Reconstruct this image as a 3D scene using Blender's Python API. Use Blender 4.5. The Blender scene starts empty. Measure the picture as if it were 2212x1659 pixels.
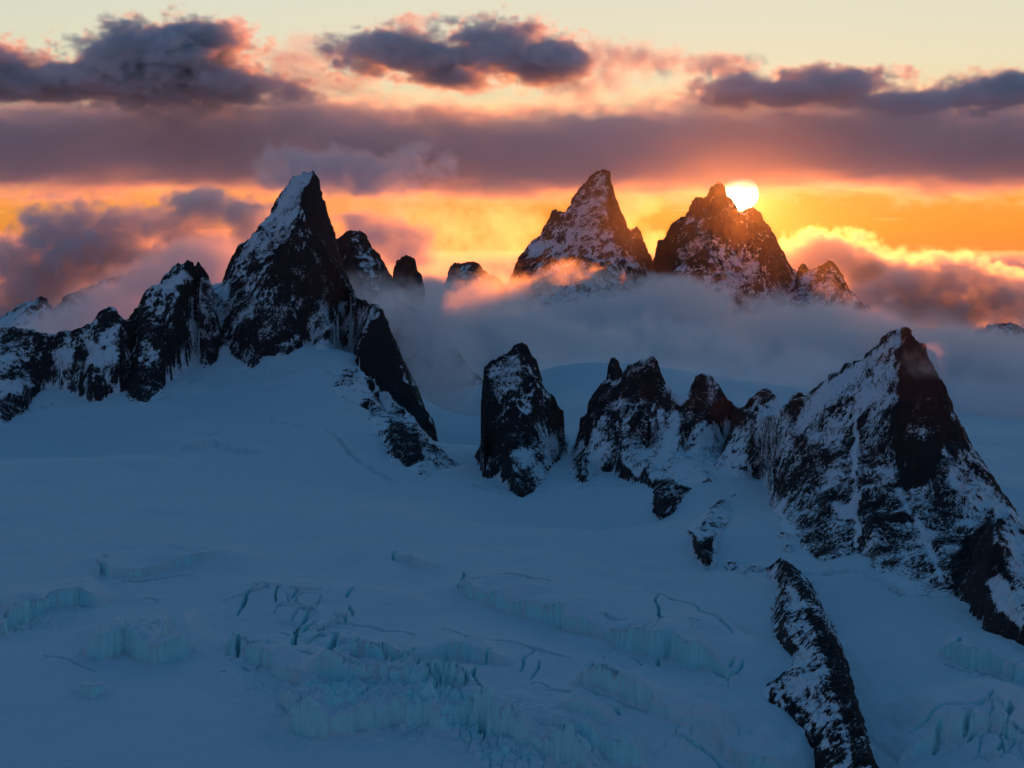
import bpy, math, numpy as np
from mathutils import Vector
sc = bpy.context.scene
col = sc.collection
rad = math.radians

# ---------------------------------------------------------------- camera
F, CU, HV = 3039.0, 1106.0, 550.0      # focal length, centre column and horizon row of the picture (2212 wide)
cd = bpy.data.cameras.new('camera')
cam = bpy.data.objects.new('camera', cd); col.objects.link(cam); sc.camera = cam
cam.rotation_euler = (rad(90), 0, 0)
cd.sensor_width = 36; cd.lens = 36*F/2212; cd.shift_y = -(829.5-HV)/2212
cd.clip_start = 1; cd.clip_end = 200000

# ---------------------------------------------------------------- exposure, render
sc.view_settings.view_transform = 'Standard'; sc.view_settings.look = 'None'
sc.view_settings.exposure = 0; sc.view_settings.gamma = 1
cy = sc.cycles
cy.use_adaptive_sampling = True; cy.adaptive_threshold = 0.02
cy.max_bounces = 8; cy.diffuse_bounces = 2; cy.volume_bounces = 4; cy.glossy_bounces = 1; cy.transmission_bounces = 1
cy.use_denoising = True

# ---------------------------------------------------------------- world: sunset sky
SUN_U, SUN_V = 1601.0, 418.0
SUN_AZ = math.atan((SUN_U-CU)/F); SUN_EL = math.atan((HV-SUN_V)/F*math.cos(SUN_AZ))
world = bpy.data.worlds.new('World'); sc.world = world; world.use_nodes = True
sun = bpy.data.lights.new('sun', 'SUN'); sun.energy = 5.0; sun.angle = rad(0.5); sun.color = (1.0, 0.215, 0.027)
so = bpy.data.objects.new('sun', sun); col.objects.link(so)
dv = Vector((math.sin(SUN_AZ)*math.cos(SUN_EL), math.cos(SUN_AZ)*math.cos(SUN_EL), math.sin(SUN_EL)))
so.rotation_euler = dv.to_track_quat('Z', 'Y').to_euler()

# ---------------------------------------------------------------- helpers
def W3(u, v, Y): return ((u-CU)/F*Y, Y, (HV-v)/F*Y)

def _hash(ix, iy, iz, seed):
    h = (ix.astype(np.uint32)*np.uint32(374761393) + iy.astype(np.uint32)*np.uint32(668265263)
         + iz.astype(np.uint32)*np.uint32(2147483647) + np.uint32(seed*1013904223 & 0xffffffff))
    h = (h ^ (h >> np.uint32(13)))*np.uint32(1274126177)
    h = (h ^ (h >> np.uint32(16)))*np.uint32(2246822519)
    return (h ^ (h >> np.uint32(15))).astype(np.float32)/np.float32(4294967295.0)

def vnoise(x, y, z=None, seed=0):
    """smooth value noise, about -1..1"""
    x = np.asarray(x, np.float64); y = np.asarray(y, np.float64)
    x0 = np.floor(x); y0 = np.floor(y)
    fx = (x-x0).astype(np.float32); fy = (y-y0).astype(np.float32)
    ix = x0.astype(np.int64).astype(np.int32); iy = y0.astype(np.int64).astype(np.int32)
    sx = fx*fx*fx*(fx*(fx*6-15)+10); sy = fy*fy*fy*(fy*(fy*6-15)+10)
    if z is None:
        iz = np.zeros_like(ix)
        a = _hash(ix, iy, iz, seed); b = _hash(ix+1, iy, iz, seed); c = _hash(ix, iy+1, iz, seed); d = _hash(ix+1, iy+1, iz, seed)
        return ((a+(b-a)*sx)*(1-sy)+(c+(d-c)*sx)*sy)*2-1
    z = np.asarray(z, np.float64); z0 = np.floor(z); fz = (z-z0).astype(np.float32); iz = z0.astype(np.int64).astype(np.int32)
    sz = fz*fz*fz*(fz*(fz*6-15)+10)
    def lay(k):
        a = _hash(ix, iy, k, seed); b = _hash(ix+1, iy, k, seed); c = _hash(ix, iy+1, k, seed); d = _hash(ix+1, iy+1, k, seed)
        return (a+(b-a)*sx)*(1-sy)+(c+(d-c)*sx)*sy
    l0 = lay(iz); return (l0+(lay(iz+1)-l0)*sz)*2-1

def fbm(x, y, z=None, octv=5, seed=0, gain=0.5, ridged=False):
    s = 0.0; a = 1.0; t = 0.0; f = 1.0
    for o in range(octv):
        ca, sa = math.cos(o*1.3+seed), math.sin(o*1.3+seed)
        X = (x*ca-y*sa)*f; Y_ = (x*sa+y*ca)*f
        n = vnoise(X+o*17.3, Y_-o*9.1, None if z is None else z*f+o*5.7, seed+o)
        if ridged: n = 1-2*np.abs(n)
        s = s+a*n; t += a; a *= gain; f *= 2.03
    return s/t*(1.6 if not ridged else 1.0)

def sstep(a, b, x):
    t = np.clip((x-a)/(b-a), 0, 1); return t*t*(3-2*t)

def poly_dist(px, py, pts, closed=False):
    """distance from points to a polyline"""
    P = np.array(pts, float)
    if closed: P = np.vstack([P, P[:1]])
    best = np.full(px.shape, 1e18)
    for (ax, ay), (bx, by) in zip(P[:-1], P[1:]):
        dx, dy = bx-ax, by-ay; L = dx*dx+dy*dy+1e-12
        t = np.clip(((px-ax)*dx+(py-ay)*dy)/L, 0, 1)
        best = np.minimum(best, (px-ax-t*dx)**2+(py-ay-t*dy)**2)
    return np.sqrt(best)

def inside(px, py, pts):
    P = np.array(pts, float); r = np.zeros(px.shape, bool)
    j = len(P)-1
    for i in range(len(P)):
        (xi, yi), (xj, yj) = P[i], P[j]
        if yi != yj:
            c = ((yi > py) != (yj > py)) & (px < (xj-xi)*(py-yi)/(yj-yi)+xi)
            r ^= c
        j = i
    return r

def mesh_obj(name, V, faces4, mat, attrs=None, parent=None, smooth=True):
    me = bpy.data.meshes.new(name)
    V = np.ascontiguousarray(V, np.float32); faces4 = np.ascontiguousarray(faces4, np.int32)
    me.vertices.add(len(V)); me.vertices.foreach_set('co', V.ravel())
    n = len(faces4); k = faces4.shape[1]
    me.loops.add(n*k); me.loops.foreach_set('vertex_index', faces4.ravel())
    me.polygons.add(n); me.polygons.foreach_set('loop_start', np.arange(0, n*k, k, dtype=np.int32))
    me.polygons.foreach_set('use_smooth', np.full(n, smooth))
    me.update(calc_edges=True)
    for a, d in (attrs or {}).items():
        me.attributes.new(a, 'FLOAT', 'POINT').data.foreach_set('value', np.ascontiguousarray(d, np.float32))
    me.materials.append(mat)
    o = bpy.data.objects.new(name, me); col.objects.link(o)
    if parent: o.parent = parent
    return o

def grid_faces(nx, ny):
    i = np.arange(ny-1)[:, None]*nx+np.arange(nx-1)[None, :]
    return np.stack([i, i+1, i+nx+1, i+nx], -1).reshape(-1, 4)

def tag(o, label=None, cat=None, group=None, kind=None):
    for k, v in (('label', label), ('category', cat), ('group', group), ('kind', kind)):
        if v: o[k] = v
    return o

# ---------------------------------------------------------------- node helper
class NT:
    def __init__(s, tree): s.t = tree; s.n = tree.nodes; s.l = tree.links
    def _in(s, sock, v):
        if v is None: return
        if hasattr(v, 'is_output'): s.l.new(v, sock)
        else: sock.default_value = v
    def m(s, op, a, b=None, c=None, clamp=False):
        n = s.n.new('ShaderNodeMath'); n.operation = op; n.use_clamp = clamp
        for i, v in enumerate((a, b, c)): s._in(n.inputs[i], v)
        return n.outputs[0]
    def v(s, op, a, b=None, scale=None):
        n = s.n.new('ShaderNodeVectorMath'); n.operation = op
        s._in(n.inputs[0], a); s._in(n.inputs[1], b)
        if scale is not None: s._in(n.inputs['Scale'], scale)
        return n.outputs['Value'] if op in ('DOT_PRODUCT', 'LENGTH', 'DISTANCE') else n.outputs[0]
    def xyz(s, x=0.0, y=0.0, z=0.0):
        n = s.n.new('ShaderNodeCombineXYZ')
        for i, q in enumerate((x, y, z)): s._in(n.inputs[i], q)
        return n.outputs[0]
    def sep(s, a):
        n = s.n.new('ShaderNodeSeparateXYZ'); s._in(n.inputs[0], a); return n.outputs
    def ss(s, a, lo, hi, o0=0.0, o1=1.0):
        n = s.n.new('ShaderNodeMapRange'); n.interpolation_type = 'SMOOTHSTEP'
        s._in(n.inputs[0], a); s._in(n.inputs[1], lo); s._in(n.inputs[2], hi); s._in(n.inputs[3], o0); s._in(n.inputs[4], o1)
        return n.outputs[0]
    def mix(s, f, a, b, mode='MIX'):
        n = s.n.new('ShaderNodeMix'); n.data_type = 'RGBA'; n.blend_type = mode; n.clamp_factor = True
        s._in(n.inputs[0], f); s._in(n.inputs[6], a); s._in(n.inputs[7], b); return n.outputs[2]
    def noise(s, vec, scale, detail=4, rough=0.5, dist=0.0, color=False):
        n = s.n.new('ShaderNodeTexNoise'); s._in(n.inputs['Vector'], vec); n.inputs['Scale'].default_value = scale
        n.inputs['Detail'].default_value = detail; n.inputs['Roughness'].default_value = rough; n.inputs['Distortion'].default_value = dist
        return n.outputs['Color' if color else 'Fac']
    def vor(s, vec, scale, feature='F1', out='Distance'):
        n = s.n.new('ShaderNodeTexVoronoi'); n.feature = feature; s._in(n.inputs['Vector'], vec); n.inputs['Scale'].default_value = scale
        return n.outputs[out]
    def ramp(s, f, stops, interp='LINEAR'):
        n = s.n.new('ShaderNodeValToRGB'); s._in(n.inputs[0], f); r = n.color_ramp; r.interpolation = interp
        while len(r.elements) > 1: r.elements.remove(r.elements[-1])
        r.elements[0].position = stops[0][0]; r.elements[0].color = (*stops[0][1], 1)
        for p, c in stops[1:]:
            e = r.elements.new(p); e.color = (*c, 1)
        return n.outputs[0]
    def attr(s, name):
        n = s.n.new('ShaderNodeAttribute'); n.attribute_name = name; return n.outputs['Fac']
    def bump(s, h, strength, dist):
        n = s.n.new('ShaderNodeBump'); s._in(n.inputs['Height'], h); n.inputs['Strength'].default_value = strength; n.inputs['Distance'].default_value = dist
        return n.outputs[0]

def srgb(r, g, b):
    f = lambda c: (c/255/12.92 if c <= 10 else ((c/255+0.055)/1.055)**2.4)
    return (f(r), f(g), f(b))
def C4(c): return (*c, 1.0)

def new_mat(name):
    m = bpy.data.materials.new(name); m.use_nodes = True
    t = NT(m.node_tree); t.n.clear()
    out = t.n.new('ShaderNodeOutputMaterial'); b = t.n.new('ShaderNodeBsdfPrincipled'); t.l.new(b.outputs[0], out.inputs[0])
    return m, t, b

def mat_mountain(name, rock=(0.020, 0.022, 0.027), unit=1.0, fine=0.75):
    """dark rock with snow caught on it; 'snow' says how much, noise breaks the edge into patches"""
    m, t, b = new_mat(name)
    g = t.n.new('ShaderNodeNewGeometry'); P = g.outputs['Position']
    pw = t.v('ADD', P, t.v('SCALE', t.v('SUBTRACT', t.noise(P, 0.011/unit, 4, 0.5, color=True), (0.5, 0.5, 0.5)), scale=70.0*unit))
    ps = t.xyz(t.m('MULTIPLY', t.v('DOT_PRODUCT', pw, (0.52, 0.0, 0.85)), 0.42), t.v('DOT_PRODUCT', pw, (0.0, 1.0, 0.0)), t.v('DOT_PRODUCT', pw, (-0.85, 0.0, 0.52)))
    n1 = t.noise(ps, 0.040/unit, 6, 0.62); n2 = t.noise(ps, 0.36/unit, 4, 0.65)
    nz = t.sep(g.outputs['Normal'])[2]
    s = t.attr('snow')
    n3 = t.noise(ps, 1.0/unit, 3, 0.6)
    k = t.m('ADD', s, t.m('MULTIPLY', t.m('SUBTRACT', n1, 0.5), 1.7))
    k = t.m('ADD', k, t.m('MULTIPLY', t.m('SUBTRACT', n2, 0.5), 2.0*fine))
    k = t.m('ADD', k, t.m('MULTIPLY', t.m('SUBTRACT', n3, 0.5), 1.0*fine))
    k = t.m('ADD', k, t.m('MULTIPLY', t.m('SUBTRACT', nz, 0.45), 0.30))
    f = t.ss(k, 0.40, 0.64)
    rn = t.noise(t.v('MULTIPLY', P, (1, 1, 0.35)), 0.10/unit, 6, 0.65)
    rc = t.mix(rn, C4([c*0.45 for c in rock]), C4([rock[0]*1.8, rock[1]*1.6, rock[2]*1.45]))
    warm = t.ss(t.noise(P, 0.012/unit, 3), 0.5, 0.7)
    rc = t.mix(t.m('MULTIPLY', warm, 0.2), rc, C4((rock[0]*1.9, rock[1]*1.5, rock[2]*1.2)))
    c = t.mix(f, rc, (0.72, 0.75, 0.80, 1))
    t._in(b.inputs['Base Color'], c)
    t._in(b.inputs['Roughness'], t.m('ADD', 0.75, t.m('MULTIPLY', f, 0.1)))
    b.inputs['Specular IOR Level'].default_value = 0.12
    h = t.m('ADD', t.m('MULTIPLY', f, 0.9*unit), t.m('MULTIPLY', rn, t.m('MULTIPLY', t.m('SUBTRACT', 1.3, f), 4.0*unit)))
    t._in(b.inputs['Normal'], t.bump(h, 0.9, 1.0))
    return m

def mat_glacier():
    m, t, b = new_mat('glacier_snow_and_ice')
    g = t.n.new('ShaderNodeNewGeometry'); P = g.outputs['Position']
    ice = t.attr('ice'); nz = t.sep(g.outputs['Normal'])[2]
    n1 = t.noise(P, 0.05, 5, 0.6); n2 = t.noise(P, 0.35, 4, 0.6)
    steep = t.ss(nz, 0.86, 0.55)
    k = t.m('ADD', ice, t.m('MULTIPLY', steep, 0.55))
    k = t.m('ADD', k, t.m('MULTIPLY', t.m('SUBTRACT', n1, 0.5), 0.9)); k = t.m('ADD', k, t.m('MULTIPLY', t.m('SUBTRACT', n2, 0.5), 0.5))
    f = t.ss(k, 0.35, 0.95)
    sn = t.mix(t.noise(P, 0.006, 4, 0.5), (0.60, 0.67, 0.74, 1), (0.69, 0.72, 0.75, 1))
    c = t.mix(f, sn, (0.45, 0.85, 0.88, 1))
    t._in(b.inputs['Base Color'], c); b.inputs['Roughness'].default_value = 0.7; b.inputs['Specular IOR Level'].default_value = 0.2
    sast = t.noise(t.v('MULTIPLY', P, (0.05, 0.16, 0.1)), 1.0, 5, 0.6)
    h = t.m('ADD', t.m('MULTIPLY', sast, 1.3), t.m('MULTIPLY', n2, t.m('ADD', 0.12, t.m('MULTIPLY', f, 1.3))))
    t._in(b.inputs['Normal'], t.bump(h, 0.85, 1.0))
    return m

def build_world():
    t = NT(world.node_tree); t.n.clear()
    out = t.n.new('ShaderNodeOutputWorld'); bg = t.n.new('ShaderNodeBackground'); t.l.new(bg.outputs[0], out.inputs[0])
    D = t.v('NORMALIZE', t.n.new('ShaderNodeTexCoord').outputs['Generated'])
    s = t.sep(D); az = t.m('ARCTAN2', s[0], s[1]); el = t.m('ARCSINE', s[2])
    A = t.m('MULTIPLY', az, F); E = t.m('MULTIPLY', el, F)          # the same scale as the picture's columns and rows
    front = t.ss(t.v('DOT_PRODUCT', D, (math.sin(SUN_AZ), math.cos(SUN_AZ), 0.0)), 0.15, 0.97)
    sd = t.v('DOT_PRODUCT', D, tuple(dv)); ang = t.m('MULTIPLY', t.m('ARCCOSINE', t.m('MINIMUM', sd, 0.9999999)), F)
    e = t.m('ADD', t.m('DIVIDE', E, 2600), 0.2)                      # -520 px .. 2080 px above the horizon
    def at(px): return px/2600+0.2
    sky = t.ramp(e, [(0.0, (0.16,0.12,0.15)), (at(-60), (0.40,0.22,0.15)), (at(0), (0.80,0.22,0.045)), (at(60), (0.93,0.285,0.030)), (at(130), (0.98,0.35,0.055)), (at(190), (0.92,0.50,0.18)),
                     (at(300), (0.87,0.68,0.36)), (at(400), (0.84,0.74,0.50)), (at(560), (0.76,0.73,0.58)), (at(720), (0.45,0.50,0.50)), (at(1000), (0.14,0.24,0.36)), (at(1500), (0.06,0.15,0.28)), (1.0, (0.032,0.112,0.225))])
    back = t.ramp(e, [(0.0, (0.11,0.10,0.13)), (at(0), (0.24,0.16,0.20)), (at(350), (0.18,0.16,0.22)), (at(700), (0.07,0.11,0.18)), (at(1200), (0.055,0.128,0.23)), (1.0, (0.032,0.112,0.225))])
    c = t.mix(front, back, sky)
    # slight cooling far from the sun's side
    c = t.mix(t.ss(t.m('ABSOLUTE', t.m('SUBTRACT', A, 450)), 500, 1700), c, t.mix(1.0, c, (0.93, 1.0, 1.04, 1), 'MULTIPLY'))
    # thin bright streaks of cloud low over the horizon
    st = t.noise(t.xyz(t.m('MULTIPLY', A, 0.0042), t.m('MULTIPLY', E, 0.045), 3.0), 1.0, 6, 0.6, 0.4)
    sm = t.m('MULTIPLY', t.ss(E, 118, 150), t.ss(E, 188, 158))
    sb = t.m('MULTIPLY', t.ss(st, 0.46, 0.60), sm)
    c = t.mix(t.m('MULTIPLY', sb, 0.55), c, t.mix(t.ss(ang, 900, 80), (1.0, 0.42, 0.12, 1), (1.25, 0.95, 0.42, 1)))
    dk = t.m('MULTIPLY', t.ss(t.noise(t.xyz(t.m('MULTIPLY', A, 0.005), t.m('MULTIPLY', E, 0.06), 9.0), 1.0, 5, 0.55), 0.54, 0.66), sm)
    c = t.mix(t.m('MULTIPLY', dk, 0.6), c, (0.42, 0.16, 0.09, 1))
    lo = t.m('MULTIPLY', t.ss(t.noise(t.xyz(t.m('MULTIPLY', A, 0.006), t.m('MULTIPLY', E, 0.09), 5.0), 1.0, 4, 0.55), 0.60, 0.70), t.m('MULTIPLY', t.ss(E, 60, 85), t.ss(E, 125, 100)))
    c = t.mix(t.m('MULTIPLY', lo, 0.35), c, (1.1, 0.62, 0.25, 1))
    # the air brightens towards the sun
    g1 = t.m('EXPONENT', t.m('MULTIPLY', t.m('POWER', t.m('DIVIDE', ang, 95.0), 1.0), -1.0))
    g2 = t.m('EXPONENT', t.m('MULTIPLY', t.m('POWER', t.m('DIVIDE', ang, 330.0), 1.2), -1.0))
    c = t.mix(1.0, c, t.v('ADD', t.v('SCALE', (1.0, 0.50, 0.13), scale=t.m('ADD', t.m('MULTIPLY', g1, 0.35), t.m('MULTIPLY', t.m('EXPONENT', t.m('DIVIDE', ang, -30.0)), 3.0))), t.v('SCALE', (0.55, 0.20, 0.04), scale=t.m('MULTIPLY', g2, 0.03))), 'ADD')
    for nd in t.n:
        if nd.type == 'MIX': nd.clamp_result = False
    disc = t.ss(ang, 38.0, 33.0)
    c = t.mix(disc, c, (14.0, 10.5, 6.0, 1))
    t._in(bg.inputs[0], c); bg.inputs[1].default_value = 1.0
    # a little physical dusk sky on top
    nk = t.n.new('ShaderNodeTexSky'); nk.sky_type = 'NISHITA'; nk.sun_disc = False; nk.sun_elevation = SUN_EL; nk.sun_rotation = SUN_AZ; nk.altitude = 2500
    b2 = t.n.new('ShaderNodeBackground'); t.l.new(nk.outputs[0], b2.inputs[0]); b2.inputs[1].default_value = 0.003
    ad = t.n.new('ShaderNodeAddShader'); t.l.new(bg.outputs[0], ad.inputs[0]); t.l.new(b2.outputs[0], ad.inputs[1]); t.l.new(ad.outputs[0], out.inputs[0])

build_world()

# ---------------------------------------------------------------- the glacier: one height field
_g = [(-900,1700,960),(-400,1659,959),(100,1659,959),(600,1659,959),(1100,1659,959),(1550,1659,975),(1700,1659,985),(2150,1659,940),(2700,1659,940),(3100,1700,940),
 (-600,1500,1072),(0,1500,1072),(500,1500,1078),(1000,1500,1072),(1450,1500,1075),(1650,1500,1075),(1980,1520,1060),(2300,1500,1060),(2900,1500,1060),
 (-600,1350,1235),(0,1350,1235),(400,1350,1240),(800,1330,1270),(1200,1350,1245),(1550,1350,1245),(1850,1400,1160),
 (-600,1200,1480),(0,1200,1475),(400,1190,1500),(800,1180,1530),(1100,1200,1500),(1450,1240,1420),(1620,1240,1420),
 (-400,1090,1720),(100,1090,1720),(500,1080,1790),(900,1090,1800),(1130,1130,1790),(1330,1150,1700),
 (-500,1010,1990),(0,1003,2013),(250,1005,2010),(430,1000,2080),(650,1040,2030),(850,1050,2060),(1020,1050,2120),(1020,1010,2300),(985,1010,2300),
 (0,1009,2180),(200,1009,2170),(60,950,2450),(300,940,2480),(32,904,2660),(-400,930,2600),(200,872,2690),(110,838,2770),(0,850,2790),(250,850,2730),(-200,890,2700),(324,876,2660),(420,900,2520),(560,870,2640),(620,930,2380),(760,980,2280),
 (540,802,2850),(650,762,2900),(460,716,2980),(770,770,2860),(700,830,2720),(780,900,2480),(840,1000,2260),(940,1032,2190),(478,640,3040),(480,612,3070),(470,680,3000),
 (1130,1084,2000),(1060,1040,2140),(1250,1048,2060),(1350,1045,2060),(1429,1122,1830),(1500,1050,1900),(1560,1050,1890),(1640,1045,1900),(1526,1225,1490),(1620,1110,1640),(1690,1140,1570),
 (1230,940,2420),(1776,1208,1470),(1870,1215,1420),(1956,1288,1330),(2114,1342,1230),(2212,1414,1130),(2400,1500,1050),
 (970,985,2700),(1000,920,3100),(1180,860,2950),(1200,800,3250),(1290,870,2700),(1400,860,2900),(1600,860,3000),
 (2150,1180,1950),(2170,1060,2250),(2150,987,2500),(2260,990,2500),(2150,900,3600),(2150,850,4500),(2700,1200,1700),(2900,1000,2500)]
def _pt(u, v, Y): x, y, z = W3(u, v, Y); return (x, y, z)
GP = [_pt(*q) for q in _g]
for uu in (-900, -400, 200, 500): GP.append((((uu-CU)/F*3400), 3400, -330)); GP.append((((uu-CU)/F*4500), 4500, -420))
for Yd in (5200, 7000, 9000):
    for uu in (-900, -200, 500, 1100, 1700, 2300, 3000): GP.append(((uu-CU)/F*Yd, Yd, -455 if Yd < 6000 else -470))
for uu in (-900, 300, 1106, 1900, 3000): GP.append(((uu-CU)/F*500, 500, -410))
GP = np.array(GP)
def _tps(r2): return 0.5*r2*np.log(r2+1e-9)
_S = 1000.0
_A = GP[:, :2]/_S; _n = len(_A)
_K = _tps(((_A[:, None]-_A[None])**2).sum(-1)) + np.eye(_n)*2e-4
_Pm = np.hstack([np.ones((_n, 1)), _A])
_M = np.block([[_K, _Pm], [_Pm.T, np.zeros((3, 3))]])
_w = np.linalg.solve(_M, np.concatenate([GP[:, 2], np.zeros(3)]))
def G(x, y):
    """smooth base surface of the snow (metres)"""
    x = np.asarray(x, float)/_S; y = np.asarray(y, float)/_S
    sh = x.shape; x = x.ravel(); y = y.ravel(); o = np.empty(x.size)
    for i in range(0, x.size, 60000):
        X = x[i:i+60000]; Y_ = y[i:i+60000]
        r2 = (X[:, None]-_A[None, :, 0])**2+(Y_[:, None]-_A[None, :, 1])**2
        o[i:i+60000] = _tps(r2)@_w[:_n]+_w[_n]+_w[_n+1]*X+_w[_n+2]*Y_
    return o.reshape(sh)

_YS = np.exp(np.linspace(math.log(700), math.log(7000), 2400))
def hit(pts, dh=0.0):
    """where the sight lines through picture points meet the snow (raised by dh): x, y, z"""
    P = np.array(pts, float); tx = (P[:, 0]-CU)/F; tz = (HV-P[:, 1])/F
    g = G(tx[:, None]*_YS[None], np.repeat(_YS[None], len(P), 0))+dh
    below = (tz[:, None]*_YS[None]) <= g
    k = np.argmax(below, 1); k[~below.any(1)] = len(_YS)-1
    Y = _YS[k]; return np.stack([tx*Y, Y, tz*Y], 1)

# ice cliffs: lines along which the far side stands higher (height, reach); crevasses: narrow cuts
CLIFFS = [  # points in the picture, height m, reach m, ice
 ([(200,1262),(215,1246),(245,1262),(300,1254),(380,1236),(470,1218)], 9, 55, .55),
 ([(-60,1392),(0,1370),(40,1352),(75,1330),(120,1310),(170,1305),(215,1312)], 12, 60, .6),
 ([(175,1412),(190,1413),(225,1418),(270,1412),(300,1422),(340,1432),(390,1418),(430,1402)], 13, 60, .6),
 ([(165,1492),(200,1508),(250,1500)], 7, 22, .5),
 ([(490,1375),(505,1408),(540,1425),(590,1440),(620,1475),(650,1500)], 10, 50, .35),
 ([(595,1525),(640,1568),(690,1586),(760,1582),(830,1562),(900,1560),(960,1580)], 16, 60, .6),
 ([(640,1480),(700,1470),(760,1478),(860,1490),(900,1500),(960,1490),(1010,1500)], 10, 35, .35),
 ([(1000,1550),(1060,1570),(1120,1600),(1200,1640),(1290,1655)], 14, 50, .6),
 ([(985,1275),(1050,1310),(1120,1330),(1180,1345),(1230,1362),(1300,1378),(1350,1400),(1400,1405),(1470,1430),(1540,1450),(1590,1490)], 14, 60, .42),
 ([(1230,1490),(1270,1510),(1320,1525),(1370,1545),(1440,1575),(1530,1610),(1610,1655),(1700,1720)], 12, 60, .42),
 ([(1195,1548),(1225,1560),(1260,1572),(1300,1582),(1340,1585)], 8, 30, .4),
 ([(1150,1580),(1220,1605),(1280,1620),(1330,1640),(1400,1650)], 8, 30, .5),
 ([(730,1420),(780,1430),(830,1445),(870,1450),(905,1430),(960,1425),(1020,1432),(1100,1440)], 9, 40, .25),
 ([(380,990),(440,978),(470,975),(520,980),(580,985)], 7, 60, .12),
 ([(2020,1425),(2060,1430),(2110,1445),(2180,1470),(2260,1500)], 9, 45, .35),
 ([(1930,1640),(1990,1620),(2060,1600),(2140,1590),(2230,1600)], 6, 70, .25),
 ([(845,1213),(870,1222),(935,1240)], 5, 25, .1),
]
CREV = [  # points, width m, depth m
 ([(1000,1262),(1090,1272),(1190,1292)], 2.6, 10), ([(1390,1300),(1500,1345),(1585,1400)], 2.8, 11), ([(470,1302),(590,1288),(720,1294)], 2.6, 10), ([(640,1440),(720,1464),(800,1470)], 3, 12), ([(1180,1500),(1290,1530),(1400,1562)], 2.8, 11), ([(1960,1604),(2050,1572),(2160,1566)], 3, 12), ([(2040,1440),(2120,1462),(2195,1492)], 2.8, 10), ([(250,1276),(340,1260),(425,1246)], 2.4, 9), ([(700,1350),(800,1362),(900,1380)], 2.4, 10), ([(1010,1395),(1120,1402),(1230,1425)], 2.6, 10), ([(90,1420),(150,1432),(210,1450)], 2.4, 9), ([(1450,1610),(1540,1640),(1620,1680)], 3, 12),
 ([(548,1283),(530,1295),(528,1312),(515,1330)], 5, 16), ([(648,1290),(632,1306)], 4, 12), ([(764,1290),(745,1308)], 4, 12),
 ([(665,1330),(650,1352),(645,1372),(632,1400),(636,1425)], 5, 20), ([(690,1345),(668,1362),(655,1380)], 5, 18), ([(757,1322),(758,1342)], 4, 14),
 ([(735,1340),(748,1352)], 4, 14), ([(725,1375),(722,1400),(705,1430),(685,1440)], 6, 14), ([(575,1400),(584,1420)], 4, 18), ([(515,1395),(518,1415)], 4, 16),
 ([(760,1395),(790,1420),(830,1440),(865,1448),(895,1422)], 5, 16), ([(893,1455),(905,1480),(922,1490),(935,1480)], 7, 22), ([(965,1425),(968,1445),(960,1466)], 5, 24),
 ([(1025,1465),(1030,1490),(1038,1505)], 4, 16), ([(1040,1560),(1050,1578)], 5, 18), ([(1002,1247),(998,1268),(990,1280)], 3, 12),
 ([(1425,1315),(1418,1340),(1420,1362),(1432,1385)], 3, 12), ([(1300,1358),(1340,1366),(1365,1364)], 3, 10), ([(1178,1340),(1210,1346)], 3, 8),
 ([(1555,1355),(1575,1378)], 3, 10), ([(1540,1455),(1562,1475)], 4, 12), ([(1285,1500),(1300,1512),(1340,1522)], 4, 12), ([(2075,1412),(2068,1428)], 5, 12),
 ([(2150,1545),(2138,1562)], 4, 12), ([(2180,1555),(2165,1575)], 4, 12), ([(2035,1595),(2010,1625)], 4, 12), ([(438,966),(455,962),(474,952)], 4, 9),
 ([(850,1208),(848,1218),(862,1226)], 3, 10), ([(2165,1610),(2155,1625)], 4, 12), ([(2095,1585),(2080,1602)], 4, 12),
]
BERG = [  # thin open cracks under the rock faces
 [(348,858),(380,840),(420,822),(450,806),(490,796),(520,800),(545,808),(580,805),(640,800),(690,802),(730,812),(750,822)],
 [(1162,1068),(1185,1055),(1215,1050),(1250,1056),(1290,1048),(1340,1042),(1380,1043)],
 [(1722,1228),(1760,1236),(1790,1240),(1830,1232),(1865,1240),(1905,1258),(1950,1285)],
 [(60,888),(110,872),(150,862)], [(640,930),(700,940),(735,965),(760,990),(800,1012),(850,1038)],
 [(490,938),(540,928),(600,926),(640,930)],
 [(1010,1035),(1050,1052),(1085,1070)]]
RUB = [((560,1500),150,55,1.0),((640,1560),110,40,.8),((760,1520),130,60,1.6),((900,1540),120,50,1.7),((1000,1560),110,60,1.6),((1150,1620),170,50,1.5),((560,1600),60,30,.7),
       ((1300,1640),120,40,1.0),((1540,1440),70,40,.6),((560,1420),60,35,.9),((300,1390),110,35,.7),((70,1330),90,30,.8),((2130,1600),120,60,.9),((2120,1450),90,30,.6),((850,1470),120,30,1.2)]
ROLLS = [([(360,996),(430,968),(500,938),(580,925),(660,935),(720,960),(760,1000)], 7, 34), ([(620,1188),(760,1184),(900,1190),(1100,1205),(1300,1228),(1480,1248)], 6, 50), ([(-100,1003),(150,1004),(300,1002),(430,999)], 7, 60),
         ([(940,1252),(1150,1262),(1350,1290),(1500,1340),(1590,1390),(1640,1450)], 7, 34), ([(1200,1485),(1400,1540),(1600,1620)], 6, 30), ([(100,1240),(250,1222),(420,1205),(560,1225)], 5, 45), ([(470,1290),(620,1275),(800,1290),(950,1330)], 5, 40),
         ([(1940,1580),(2040,1540),(2140,1520),(2240,1540)], 7, 40), ([(180,1370),(300,1355),(450,1340)], 5, 35)]
RLc = [([tuple(p[:2]) for p in hit(a)], h, r) for a, h, r in ROLLS]
CLc = [([tuple(p[:2]) for p in hit(a)], h, r, i) for a, h, r, i in CLIFFS]
_rr = np.random.default_rng(5)
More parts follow.
